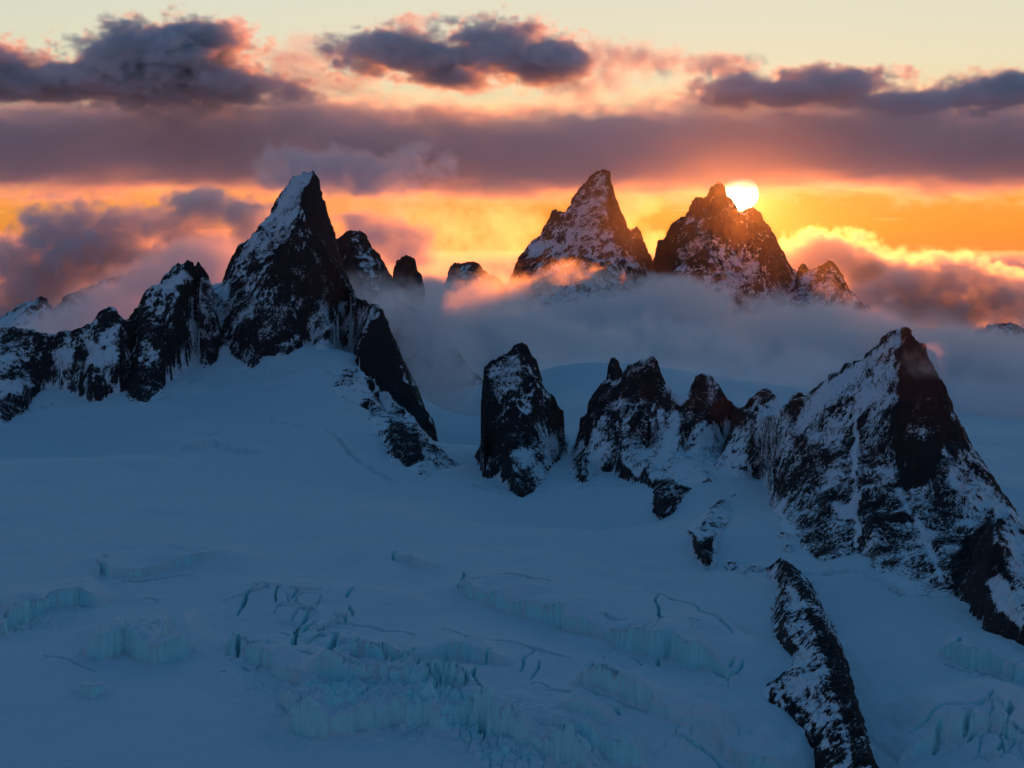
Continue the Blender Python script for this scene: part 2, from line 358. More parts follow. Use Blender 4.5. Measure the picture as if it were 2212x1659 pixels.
for _ in range(46):      # the swarm of arched crevasses around the icefall
    cx, cy_ = _rr.choice([(620,1330),(760,1380),(900,1440),(1080,1480),(1250,1440),(1450,1440),(1350,1560),(560,1420),(250,1280),(2130,1560)]); cx += _rr.normal(0, 70); cy_ += _rr.normal(0, 28)
    L_ = _rr.uniform(14, 60); dr_ = _rr.choice([0.22, 0.3, -0.9, 0.15])+_rr.normal(0, .12); bw = _rr.uniform(-.15, .15)*L_
    CREV.append(([(cx-L_*math.cos(dr_)*.5, cy_-L_*math.sin(dr_)*.5), (cx-bw*math.sin(dr_), cy_+bw), (cx+L_*math.cos(dr_)*.5, cy_+L_*math.sin(dr_)*.5)], _rr.uniform(1.5, 3.6), _rr.uniform(6, 13)))
CRc = [([tuple(p[:2]) for p in hit(a)], w, d) for a, w, d in CREV]
BGc = [[tuple(p[:2]) for p in hit(a)] for a in BERG]

def signed_far(px, py, pts):
    """distance to the line and +1 on the side away from the camera; end falloff"""
    P = np.array(pts, float); best = np.full(px.shape, 1e18); sgn = np.ones(px.shape); along = np.zeros(px.shape)
    n = len(P)-1; L = np.r_[0, np.cumsum(np.hypot(*(P[1:]-P[:-1]).T))]
    for i in range(n):
        (ax, ay), (bx, by) = P[i], P[i+1]; dx, dy = bx-ax, by-ay; LL = dx*dx+dy*dy+1e-12
        tt = np.clip(((px-ax)*dx+(py-ay)*dy)/LL, 0, 1)
        d = (px-ax-tt*dx)**2+(py-ay-tt*dy)**2
        s = np.sign((dx*(py-ay)-dy*(px-ax)))*(1 if dx >= 0 else -1)
        k = d < best; best[k] = d[k]; sgn[k] = s[k]; along[k] = (L[i]+tt[k]*(L[i+1]-L[i]))/L[-1]
    return np.sqrt(best), sgn, along

def glacier_detail(x, y):
    """height added to G and how icy it is"""
    h = 5.5*fbm(x/230, y/150, octv=3, seed=3)*np.clip((y-700)/800, .3, 1)+0.6*fbm(x/40, y/28, octv=3, seed=5)+0.45*fbm(x/9, y/38, octv=3, seed=6)
    ice = np.zeros_like(h); u = CU+F*x/y; vv = HV-F*G(x, y)/y
    wx = x+5*fbm(x/22, y/22, octv=4, seed=11); wy = y+5*fbm(x/22, y/22, octv=4, seed=12)
    for pts, H, R in RLc:
        P = np.array(pts); m = (x > P[:, 0].min()-R*2.5) & (x < P[:, 0].max()+R*2.5) & (y > P[:, 1].min()-R*3.5) & (y < P[:, 1].max()+R*3.5)
        if not m.any(): continue
        d, s, al = signed_far(wx[m]*.5+x[m]*.5, wy[m]*.5+y[m]*.5, pts); e = np.clip(np.minimum(al, 1-al)*5, 0, 1)
        h[m] += 1.7*H*e*np.where(s > 0, np.exp(-(d/(R*.6))**2), np.exp(-(d/(R*1.6))**2))
    for pts, H, R, ic in CLc:
        P = np.array(pts); m = (x > P[:, 0].min()-R*2.2) & (x < P[:, 0].max()+R*2.2) & (y > P[:, 1].min()-R*2.2) & (y < P[:, 1].max()+R*2.2)
        if not m.any(): continue
        d, s, al = signed_far(wx[m], wy[m], pts)
        e = np.clip(np.minimum(al, 1-al)*7, 0, 1)**.6
        e = e*(.75+.35*fbm(x[m]/35, y[m]/35, octv=2, seed=47)); sd = d*s+2.2*fbm(x[m]/13, y[m]/14, octv=3, seed=45, ridged=True); d = np.abs(sd); s = np.sign(sd)
        far = s > 0
        up = sstep(-.5, 1.8, np.where(far, d, -d))
        prof = np.where(far, up*np.exp(-(d/R)**2), up*np.exp(-(d/3)**2))-0.25*np.exp(-(d/(R*.5))**2)*(~far)
        h[m] += 1.35*H*e*prof
        ice[m] = np.maximum(ice[m], ic*e*np.where(far, np.exp(-(d/(R*.35))**2), np.exp(-(d/9)**2)))
    for pts, Wd, D in CRc:
        P = np.array(pts); m = (x > P[:, 0].min()-40) & (x < P[:, 0].max()+40) & (y > P[:, 1].min()-40) & (y < P[:, 1].max()+40)
        if not m.any(): continue
        d, s, al = signed_far(wx[m]*.6+x[m]*.4, wy[m]*.6+y[m]*.4, pts)
        e = np.clip(np.minimum(al, 1-al)*4+.25, 0, 1)
        w = Wd*.5*e
        w = w*.62; h[m] += -D*e*(1-sstep(w*.7, w*1.2+.5, d))+.8*np.exp(-((d-Wd)/7)**2)
        ice[m] = np.maximum(ice[m], .45*np.exp(-(d/(Wd*1.1))**2))
    for pts in BGc:
        P = np.array(pts); m = (x > P[:, 0].min()-60) & (x < P[:, 0].max()+60) & (y > P[:, 1].min()-60) & (y < P[:, 1].max()+60)
        if not m.any(): continue
        q = 8*fbm(x[m]/30, y[m]/30, octv=3, seed=21)
        d, s, al = signed_far(x[m], y[m]+q, pts)
        br = sstep(-.2, .35, fbm(x[m]/22, y[m]/22, octv=2, seed=23))
        h[m] += -9.0*br*(1-sstep(1.4, 4.2, d))+2.5*np.where(s > 0, np.exp(-(d/16)**2), 0)*np.clip(al*(1-al)*12, 0, 1)
    for (cu, cv), ru, rv, k in RUB:
        w = np.exp(-(((u-cu)/ru)**2+((vv-cv)/rv)**2)*1.3)
        m = w > .03
        if not m.any(): continue
        X = x[m]; Y_ = y[m]
        blk = np.abs(fbm(X/11, Y_/11, octv=5, seed=31, gain=.6)); bb = fbm(X/30, Y_/26, octv=4, seed=33, ridged=True)
        h[m] += w[m]*k*(3.0*blk+2.0*bb)
        ice[m] = np.maximum(ice[m], np.clip(w[m]*k*(.28+.35*fbm(X/35, Y_/35, octv=3, seed=35)), 0, .7))
    for (cu, cv), ru, rv, k, cs in SERAC:
        w = sstep(1.15, .35, np.sqrt(((u-cu)/ru)**2+((vv-cv)/rv)**2)+.35*fbm(x/28, y/28, octv=3, seed=41))
        m = w > .01
        if not m.any(): continue
        X = wx[m]*.9+x[m]*.1; Y_ = wy[m]; an = .5+.3*math.sin(cu)
        xr = (X*math.cos(an)-Y_*math.sin(an))/cs; yr = (X*math.sin(an)+Y_*math.cos(an))/(cs*1.9)
        f1, f2, cid = voronoi(xr, yr, 5+int(cu)); e = f2-f1
        open_ = vnoise(X/(cs*2.2), Y_/(cs*2.2), seed=43)*.5+.5
        h[m] += w[m]*k*((cid-.45)*cs*.42+(1-f1)*cs*.10-cs*.65*(1-sstep(.02, .15, e))*open_)
        ice[m] = np.maximum(ice[m], w[m]*k*(.25+.3*(cid > .6)))
    return h, ice

SERAC = [((700,1375),70,50,.8,14),((640,1330),60,40,.6,16),((800,1440),80,35,.9,16),((900,1490),80,36,1.1,15),((980,1500),60,34,1.0,13),((720,1520),110,50,.55,12),((880,1550),100,40,.6,13),((1060,1590),100,40,.9,10),((530,1400),50,40,.8,12),((1120,1560),70,30,.7,12),
         ((300,1400),90,24,.6,9),((60,1340),90,26,.7,9),((1400,1395),120,22,.4,12),((1560,1480),60,30,.5,9),((1500,1610),120,30,.6,11),((2140,1600),90,50,.45,13),((2150,1460),80,26,.6,10),((1180,1635),120,30,1.0,9)]
def voronoi(x, y, seed):
    ix = np.floor(x); iy = np.floor(y); f1 = np.full(x.shape, 9.0); f2 = np.full(x.shape, 9.0); cid = np.zeros(x.shape)
    for a in (-1, 0, 1):
        for b in (-1, 0, 1):
            cx = (ix+a).astype(np.int32); cy_ = (iy+b).astype(np.int32); z0 = np.zeros_like(cx)
            jx = _hash(cx, cy_, z0, seed); jy = _hash(cx, cy_, z0, seed+7); hv = _hash(cx, cy_, z0, seed+13)
            d = np.hypot(ix+a+.15+.7*jx-x, iy+b+.15+.7*jy-y)
            n = d < f1; f2 = np.where(n, f1, np.minimum(f2, d)); cid = np.where(n, hv, cid); f1 = np.where(n, d, f1)
    return f1, f2, cid

def build_glacier():
    us = np.concatenate([np.arange(-1000, -60, 9.0), np.arange(-60, 2272, 1.9), np.arange(2272, 3200, 9.0)])
    v1 = np.arange(2.0, 0, -1)
    Ys = [480.0]
    while Ys[-1] < 8500:
        Y = Ys[-1]
        if Y < 880: s = 6
        elif Y < 2450: s = Y*Y/(F*335)*1.6
        elif Y < 3400: s = 8
        else: s = Y*0.015
        Ys.append(Y+s)
    Ys = np.array(Ys); T = (us-CU)/F
    X = T[None, :]*Ys[:, None]; Yg = np.repeat(Ys[:, None], len(us), 1)
    far = sstep(6500, 9500, Yg)
    Z = np.where(Yg < 9600, G(X, np.minimum(Yg, 9600)), 0)*(1-far)-470*far
    h, ice = glacier_detail(X.ravel(), Yg.ravel()); Z = Z+h.reshape(Z.shape)*(1-far)+far*25*fbm(X/900, Yg/900, octv=3, seed=9)
    V = np.stack([X, Yg, Z], -1).reshape(-1, 3)
    o = mesh_obj('glacier', V, grid_faces(len(us), len(Ys)), mat_glacier(), {'ice': ice})
    tag(o, 'broad blue snow-covered glacier with crevasses and ice cliffs', None, None, 'structure')
    print('glacier', V.shape, len(Ys))
    ty = np.array([-6000, 8720, 20000, 60000, 150000.]); tx = np.linspace(-90000, 90000, 40)
    X, Y = np.meshgrid(tx, ty[1:]); V = np.stack([X, Y, np.full(X.shape, -470.0)], -1).reshape(-1, 3)
    tag(mesh_obj('ground', V, grid_faces(len(tx), 4), o.data.materials[0], {'ice': np.zeros(len(V))}), None, None, None, 'structure')
build_glacier()

# ---------------------------------------------------------------- rock bodies
def resolve(p):
    """a skeleton point -> world: (u,v,Y) or ('h',u,v,dh): on the sight line, dh above the snow; ('b',u,Y): on the snow at depth Y"""
    if p[0] == 'h': return tuple(hit([(p[1], p[2])], p[3])[0])
    if p[0] == 'b':
        x = (p[1]-CU)/F*p[2]; return (x, p[2], float(G(np.array([x]), np.array([p[2]]))[0]))
    if len(p) == 2:
        q = hit([p])[0]
        if q[1] > 3160:
            x = (p[0]-CU)/F*3070; return (x, 3070.0, float(G(np.array([x]), np.array([3070.0]))[0]))
        return tuple(q)
    return W3(*p)

def resize(a, ny, nx):
    y = np.linspace(0, a.shape[0]-1, ny); x = np.linspace(0, a.shape[1]-1, nx)
    y0 = np.minimum(y.astype(int), a.shape[0]-2); x0 = np.minimum(x.astype(int), a.shape[1]-2)
    fy = (y-y0)[:, None]; fx = (x-x0)[None]
    A = a[y0][:, x0]; B = a[y0][:, x0+1]; C = a[y0+1][:, x0]; D = a[y0+1][:, x0+1]
    return (A*(1-fx)+B*fx)*(1-fy)+(C*(1-fx)+D*fx)*fy

def solve(x0, y0, nx, ny, st, Gz, ins, cons):
    """membrane through the ridge lines, meeting the snow at the footprint's edge (coarse to fine)"""
    prev = None
    for lv in (16, 8, 4, 2, 1):
        mx, my = max(4, nx//lv), max(4, ny//lv)
        g = resize(Gz, my, mx); I = resize(ins.astype(float), my, mx) > .5
        z = g.copy() if prev is None else resize(prev, my, mx)
        sx = (nx-1)*st/(mx-1); sy = (ny-1)*st/(my-1)
        ci = np.clip(np.round((cons[:, 0]-x0)/sx).astype(int), 0, mx-1); cj = np.clip(np.round((cons[:, 1]-y0)/sy).astype(int), 0, my-1)
        cz = np.full((my, mx), -1e9); np.maximum.at(cz, (cj, ci), cons[:, 2])
        fixed = cz > -1e8
        z[fixed] = cz[fixed]; z[~I & ~fixed] = g[~I & ~fixed]; free = I & ~fixed
        for it in range({16: 400, 8: 250, 4: 150, 2: 90, 1: 60}[lv]):
            zp = np.pad(z, 1, mode='edge')
            a = (zp[:-2, 1:-1]+zp[2:, 1:-1]+zp[1:-1, :-2]+zp[1:-1, 2:])*.25
            z[free] = a[free]
        prev = z
    return prev

def blur(a, r):
    for ax in (0, 1):
        p = np.pad(a, [(r+1, r) if i == ax else (0, 0) for i in (0, 1)], mode='edge'); c = np.cumsum(p, axis=ax)
        a = (c[2*r+1:]-c[:-2*r-1])/(2*r+1) if ax == 0 else (c[:, 2*r+1:]-c[:, :-2*r-1])/(2*r+1)
    return a

def rock_body(name, label, cat, foot, ridges, st=2.0, amp=10.0, jag=3.0, n_scale=1.0, paint=(), base=0.5, steep=(0.75, 0.35), mat=None,
              group=None, base_z=None, seed=1, crest=2.0, flute=0.8, kind=None, lean=0.0):
    FP = [resolve(p) for p in foot]; R = [[resolve(p) for p in r] for r in ridges]
    fxy = np.array([p[:2] for p in FP]); cons = []
    for r in R:
        for a, b in zip(r[:-1], r[1:]):
            a = np.array(a); b = np.array(b); n = max(2, int(np.linalg.norm((b-a)[:2])/(st*.6))+2)
            cons.append(a+(b-a)*np.linspace(0, 1, n)[:, None])
    cons = np.vstack(cons)
    allp = np.vstack([fxy, cons[:, :2]])
    x0, y0 = allp.min(0)-6*st; x1, y1 = allp.max(0)+6*st
    nx = int((x1-x0)/st)+1; ny = int((y1-y0)/st)+1
    X, Y = np.meshgrid(x0+np.arange(nx)*st, y0+np.arange(ny)*st)
    Gz = resize(G(X[::6, ::6], Y[::6, ::6]), ny, nx) if base_z is None else np.full(X.shape, float(base_z))
    wx = X+1.6*st*fbm(X/(14*n_scale), Y/(14*n_scale), octv=4, seed=seed+50)*2; wy = Y+1.6*st*fbm(X/(14*n_scale), Y/(14*n_scale), octv=4, seed=seed+60)*2
    ins = inside(wx, wy, fxy)
    Xs, Ys_ = X[::3, ::3], Y[::3, ::3]
    dist = resize(poly_dist(Xs.ravel(), Ys_.ravel(), fxy, closed=True).reshape(Xs.shape), ny, nx)*np.where(ins, 1, -1)
    z = solve(x0, y0, nx, ny, st, Gz, ins, cons)
    z = np.where(ins, z, Gz)
    hgt = np.clip(z-Gz, 0, None)
    dr = np.full(Xs.shape, 1e9)
    for r in R: dr = np.minimum(dr, poly_dist(Xs.ravel(), Ys_.ravel(), [p[:2] for p in r]).reshape(Xs.shape))
    dr = resize(dr, ny, nx)
    k = np.clip(dist/(18*n_scale), 0, 1)*np.clip(hgt/(12*n_scale), 0, 1)
    ax = X+9*n_scale*fbm(X/(60*n_scale), Y/(60*n_scale), octv=3, seed=seed+1)*2; ay = Y+9*n_scale*fbm(X/(60*n_scale), Y/(60*n_scale), octv=3, seed=seed+2)*2
    flu = fbm(ax/(70*n_scale), ay/(95*n_scale), octv=6, seed=seed+3, ridged=True, gain=.55)
    away = np.clip((dr-4*n_scale)/(22*n_scale), 0, 1)
    z = z+k*amp*flute*(flu-.25)*away
    z = z+k*jag*fbm(X/(16*n_scale), Y/(16*n_scale), octv=4, seed=seed+7, ridged=True, gain=.6)*(crest*(1-away)+away)
    z = np.where(ins, np.maximum(z, Gz-1), Gz-3.0*n_scale-2*(-dist).clip(0, 8))
    # real relief in three dimensions: push out along the normal by blocky noise
    zy, zx = np.gradient(z, st); nl = np.sqrt(zx*zx+zy*zy+1); N = np.stack([-zx/nl, -zy/nl, 1/nl], -1)
    s3 = 22*n_scale
    b = fbm(X/s3, Y/s3, z/(s3*.8), octv=4, seed=seed+9, ridged=True, gain=.6)
    d3 = k*jag*1.3*b
    lay = np.abs(vnoise(X/(60*n_scale), Y/(60*n_scale), (z+lean*X)/(9*n_scale), seed+15))
    d3 = d3+k*jag*.6*(lay-.3)
    P = np.stack([X, Y, z], -1)+N*d3[..., None]
    u = CU+F*P[..., 0]/P[..., 1]; v = HV-F*P[..., 2]/P[..., 1]
    nz = N[..., 2]
    snow = base+(sstep(steep[1], steep[0], nz)-.35)*.42-.13*np.clip(fbm(X/(90*n_scale), Y/(90*n_scale), z/(90*n_scale), octv=3, seed=seed+21)*2, -1, 1)
    conc = blur(z, max(2, int(7*n_scale/st)))-z; conc2 = blur(z, max(3, int(20*n_scale/st)))-z
    snow = snow+.20*np.clip(conc/(1.6*n_scale), -1, 1)+.14*np.clip(conc2/(6*n_scale), -1, 1)
    snow = snow+.5*np.exp(-np.clip(dist, 0, None)/(5*n_scale))*(nz > .6)
    snow = np.where(ins, snow+.7*(1-sstep(.8*n_scale, 4.0*n_scale, z-Gz)), 1.3)
    uf, vf = u.ravel(), v.ravel()
    uf = uf+6*fbm(uf/25, vf/25, octv=3, seed=seed+31); vf = vf+6*fbm(uf/25, vf/25, octv=3, seed=seed+32)
    sf = snow.ravel()
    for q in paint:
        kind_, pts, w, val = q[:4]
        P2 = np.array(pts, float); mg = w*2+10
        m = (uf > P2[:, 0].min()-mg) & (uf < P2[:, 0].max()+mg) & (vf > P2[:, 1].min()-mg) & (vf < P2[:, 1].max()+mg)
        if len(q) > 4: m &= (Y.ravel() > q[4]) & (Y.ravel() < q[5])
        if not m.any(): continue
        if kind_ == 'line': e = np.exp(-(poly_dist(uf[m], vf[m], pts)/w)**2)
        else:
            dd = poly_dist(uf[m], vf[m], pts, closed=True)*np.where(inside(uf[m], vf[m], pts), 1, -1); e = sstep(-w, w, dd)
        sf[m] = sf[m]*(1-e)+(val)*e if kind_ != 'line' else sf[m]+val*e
    keep = ins.copy()
    for _ in range(2):
        kp = np.pad(keep, 1); keep = kp[1:-1, 1:-1] | kp[:-2, 1:-1] | kp[2:, 1:-1] | kp[1:-1, :-2] | kp[1:-1, 2:]
    f = grid_faces(nx, ny); kf = keep.ravel(); f = f[kf[f].all(1)]
    used = np.zeros(nx*ny, bool); used[f.ravel()] = True; idx = np.cumsum(used)-1
    o = mesh_obj(name, P.reshape(-1, 3)[used], idx[f], mat, {'snow': sf[used]})
    tag(o, label, cat, group, kind)
    print(name, used.sum())
    return o

M_NEAR = mat_mountain('near_rock_and_snow', unit=1.0)
M_MID = mat_mountain('middle_rock_and_snow', unit=1.6)
M_FAR = mat_mountain('far_rock_and_snow', rock=(0.024, 0.024, 0.028), unit=1.9)
# the tall snow-capped peak on the left
rock_body('mountain_peak', 'tallest near peak with a smooth snow cap and dark right wall, left of centre', 'mountain',
 [(478,604),(470,640),(455,690),(450,716),(466,740),(482,750),(502,770),(522,792),(541,802),(556,790),(566,775),(582,768),(598,777),(620,777),(640,757),(658,746),(674,742),(690,774),(712,757),(740,747),(764,738),
  (768,788),('b',800,2760),('b',850,2700),('b',905,2600),('b',942,2540),('b',952,2580),('b',945,2700),('b',915,2850),('b',875,3000),('b',850,3150),('b',800,3300),('b',740,3350),('b',640,3330),('b',560,3250),('b',500,3180)],
 [[(490,584,3060),(497,570,3060),(508,550,3065),(520,531,3070),(545,510,3075),(560,491,3080),(583,469,3085),(590,450,3090),(597,435,3092),(605,425,3094),(612,412,3096),(630,389,3098),(640,380,3100),(655,374,3100),(668,371,3100),(677,374,3100),(684,382,3102),(688,395,3106),(692,415,3112),(697,435,3118),(706,455,3124),(712,480,3130),(720,503,3136),(727,532,3142),(731,556,3142),(738,575,3130),(747,602,3110),(757,625,3080),(765,641,3040)],
  [(676,376,3098),(660,402,3075),(656,431,3060),(662,457,3050),(672,485,3040),(684,513,3032),(701,538,3026),(727,585,3022),(752,622,3025),(765,641,3040)],
  [(765,641,3040),(780,650,2990),(792,656,2950),(800,660,2920),(815,663,2890),(824,669,2870),(829,690,2860),(834,705,2850),(845,725,2840),(853,752,2825),(861,790,2805),(876,830,2780),(896,862,2750),(911,882,2730),(930,902,2700),(939,925,2660),(942,975,2600)],
  [(824,669,2870),(806,690,2850),(790,715,2830),(776,755,2800),(770,783,2775)],
  [(656,431,3060),(640,475,3030),(622,510,3005),(600,555,2985),(580,600,2965),(566,650,2940),(556,700,2915),(548,750,2890),(543,790,2862)],
  [(684,513,3032),(668,560,3000),(655,600,2980),(662,650,2965),(650,700,2945),(628,740,2915),(618,765,2890)],
  [(752,622,3025),(738,660,2985),(720,695,2955),(700,730,2930),(692,760,2900)],
  [(545,510,3075),(530,560,3040),(515,610,3010),(500,660,2985),(485,705,2965)]],
 st=1.9, amp=15, jag=3.4, base=.47, seed=11, mat=M_NEAR,
 paint=[('poly',[(612,415),(630,388),(650,372),(668,369),(680,374),(668,395),(654,420),(652,440),(640,470),(615,490),(590,500),(565,510),(575,480),(590,450)],7,.74),
        ('poly',[(560,505),(600,500),(640,480),(628,520),(600,530),(575,560),(548,540),(520,545),(545,512)],10,.62),
        ('poly',[(660,400),(690,392),(735,560),(765,640),(752,620),(727,585),(701,538),(684,513),(662,460),(656,431)],3,-.12,3035,3200),
        ('poly',[(824,669),(845,725),(861,790),(911,880),(942,930),(945,990),(900,905),(850,860),(790,805),(768,785),(778,745),(806,690)],3,-.30),
        ('line',[(700,520),(722,560),(745,600),(760,640)],7,.30),('line',[(660,560),(690,600),(715,640)],9,.12),
        ('poly',[(640,540),(700,560),(730,620),(700,690),(650,660),(630,600)],12,.26),('poly',[(560,650),(620,640),(640,720),(610,770),(540,795),(555,720)],12,.32),
        ('line',[(478,620),(468,680),(460,720)],16,.45),('poly',[(470,640),(540,640),(560,690),(500,700),(470,690)],12,.5),
        ('line',[(655,700),(632,740)],6,.3),('line',[(790,665),(740,700),(700,740)],14,.2),('line',[(815,668),(790,720),(775,760)],6,.3),('poly',[(700,660),(765,650),(815,668),(780,720),(700,745),(650,750)],8,.55)])
# lower rib running right and down from it
rock_body('rock_rib', 'snow-dusted black rib curving down right below the tallest near peak to the snow pass', 'rock rib',
 [(772,786),(748,794),(728,800),(714,820),(711,858),(726,876),(755,888),(772,880),(795,890),(800,920),(802,934),(830,955),(836,975),(840,998),(856,1008),(876,1014),(896,1024),(915,1034),(932,1026),(942,1029),(958,1020),(976,1028),(990,1018),(1002,1009),
  ('b',985,2330),('b',950,2420),('b',925,2490),('b',895,2580),('b',860,2680),('b',815,2740)],
 [[('h',772,792,6),('h',790,812,20),('h',825,838,28),('h',860,868,30),('h',895,912,32),('h',914,950,26),('h',938,974,18),('h',965,992,8),('h',1000,1008,2)],
  [('h',760,805,14),('h',730,830,10)],[('h',825,838,28),('h',790,870,14)],[('h',880,890,32),('h',850,930,24),('h',860,985,12)],[('h',914,950,26),('h',905,990,14),('h',912,1022,5)]],
 st=1.3, amp=5, jag=1.8, base=.36, seed=23, mat=M_NEAR, n_scale=.6,
 paint=[('line',[(775,795),(830,838),(870,872),(905,920)],6,.35),('poly',[(840,900),(900,930),(915,990),(880,1010),(850,990)],8,.16)])
# shoulder peak
rock_body('rocky_peak', 'broad jagged snow-plastered crag standing left of the tallest near peak', 'mountain',
 [('b',446,2880),('b',468,2895),('b',480,2950),('b',480,3120),('b',400,3120),('b',320,3050),('b',270,2950),(262,760),(262,800),(268,840),(276,862),(293,869),(311,877),(325,873),(350,848),(367,826),(395,804),(418,775),(428,752),('b',428,2860),('b',438,2870)],
 [[(275,692,2880),(288,678,2880),(305,655,2890),(317,632,2900),(334,619,2905),(343,611,2910),(353,597,2915),(373,586,2925),(386,573,2935),(396,576,2938),(405,568,2940),(416,573,2945),(421,579,2945),(429,566,2950),(435,578,2950),(442,588,2955),(452,610,2960),(462,628,2965)],
  [(405,568,2940),(395,610,2910),(385,650,2880),(375,690,2850),(380,730,2820)],[(317,632,2900),(310,680,2860),(303,730,2820),(298,780,2780),(300,830,2735),(312,866,2700)],[(353,597,2915),(345,640,2885),(340,690,2850),(350,740,2810),(372,790,2760)],[(435,578,2950),(432,620,2930),(430,670,2905)]],
 st=1.9, amp=13, jag=3.6, base=.46, seed=37, mat=M_NEAR,
 paint=[('poly',[(285,790),(340,800),(355,835),(322,870),(290,866),(276,855)],7,.16),('poly',[(400,690),(430,700),(430,740),(408,720)],6,.9),('poly',[(300,680),(350,690),(380,720),(350,750),(310,740)],12,.26),
        ('poly',[(345,615),(400,580),(420,600),(400,620),(370,625)],8,.72),('poly',[(425,590),(470,610),(475,720),(425,740)],8,.5)])
rock_body('rock_pinnacle', 'small black tooth of rock in the notch left of the tallest near peak', 'pinnacle',
 [(444,596),(452,612),(462,622),(468,624),(474,616),(482,604),(487,592),('b',492,3080),('b',470,3110),('b',440,3080)],
 [[(443,588,3010),(446,573,3010),(454,563,3010),(462,557,3010),(468,553,3010),(471,552,3010),(475,560,3010),(480,572,3010),(486,585,3010)],[(468,556,3010),(466,585,2992),(467,612,2985)]],
 st=1.2, amp=4, jag=2.2, base=.1, seed=41, mat=M_NEAR, n_scale=.6)
# low ridge at the far left
rock_body('rocky_ridge', 'low speckled snowy ridge with a dark knob running off the left edge', 'ridge',
 [(-420,1000),(-60,940),(0,926),(32,905),(62,894),(66,875),(79,862),(90,846),(113,834),(143,843),(165,850),(181,861),(207,869),(227,861),(240,852),(275,842),(300,800),('b',310,3060),('b',200,3060),('b',0,3040),('b',-450,2950)],
 [[(-420,740,2760),(-200,725,2790),(-60,720,2810),(0,713,2820),(25,708,2825),(49,712,2825),(65,717,2820),(78,723,2815),(97,729,2815),(120,726,2815),(133,719,2815),(143,725,2815),(159,716,2815),(181,709,2820),(200,700,2822),(211,692,2824),(214,675,2826),(227,670,2828),(240,668,2828),(250,672,2828),(259,683,2828),(269,691,2830),(290,692,2840)],
  [(227,670,2828),(215,720,2790),(205,770,2750),(200,820,2710),(207,860,2680)],[(49,712,2825),(35,760,2780),(20,820,2720),(30,870,2690)],[(143,725,2815),(130,780,2760),(125,815,2730)],[(-60,720,2810),(-80,820,2700)],[(262,690,2830),(258,760,2780),(255,820,2720)]],
 st=2.0, amp=9, jag=2.8, base=.50, seed=53, mat=M_NEAR,
 paint=[('poly',[(105,755),(150,745),(158,795),(120,805)],8,.85),('poly',[(185,740),(220,735),(215,790),(190,790)],7,.9),('poly',[(0,800),(50,810),(75,850),(62,892),(0,922)],8,.28),('poly',[(0,720),(60,715),(65,750),(0,765)],8,.3),
        ('poly',[(212,672),(262,682),(240,710),(215,700)],6,.2),('poly',[(182,845),(230,845),(225,866),(190,866)],6,.2),('poly',[(0,815),(45,825),(50,848),(0,855)],6,.9)])
# block tower in the middle
rock_body('rock_tower', 'square-shouldered dark rock tower at the snow pass in the centre', 'rock tower',
 [(1026,999),(1034,1006),(1048,1030),(1064,1033),(1081,1031),(1099,1057),(1109,1071),(1120,1080),(1131,1084),(1147,1074),(1161,1061),(1168,1044),(1180,1020),(1200,1000),(1220,978),(1232,950),(1240,920),('b',1262,2480),('b',1200,2560),('b',1100,2560),('b',1040,2480),('b',1018,2350)],
 [[(1026,996,2240),(1030,960,2250),(1032,935,2255),(1038,877,2262),(1043,830,2268),(1047,793,2272),(1058,785,2285),(1067,779,2290),(1080,773,2300),(1095,766,2305),(1106,754,2310),(1116,745,2312),(1125,741,2312),(1137,748,2312),(1147,769,2312),(1156,780,2312),(1161,790,2312),(1166,811,2312),(1170,849,2312),(1178,860,2310),(1189,853,2300),(1199,863,2300),(1210,884,2305),(1224,892,2315),(1238,906,2330)],
  [(1125,741,2312),(1118,790,2285),(1105,840,2262),(1112,880,2240),(1100,930,2215),(1098,970,2190),('h',1105,1005,34),('h',1115,1035,22),('h',1128,1068,9)],
  [(1161,790,2312),(1158,850,2275),(1150,910,2235),(1130,960,2200)],[(1047,793,2272),(1052,850,2245),(1048,910,2222),(1045,960,2205),('h',1045,990,22),('h',1056,1018,9)],
  [(1189,853,2300),(1185,900,2270),(1170,940,2245)]],
 st=1.4, amp=9, jag=2.4, base=.36, seed=61, mat=M_NEAR, n_scale=.8,
 paint=[('poly',[(1050,800),(1110,770),(1140,790),(1120,850),(1060,850)],12,.52),('poly',[(1040,880),(1120,900),(1170,900),(1150,960),(1080,990),(1030,990)],14,.2),('poly',[(1170,950),(1240,900),(1220,980),(1180,1010),(1165,1050)],8,.66),
        ('line',[(1045,990),(1100,985),(1150,975)],6,.25),('poly',[(1090,1030),(1150,1010),(1165,1050),(1131,1084)],7,.24),('poly',[(1022,935),(1036,935),(1036,995),(1024,997)],4,-.1)])
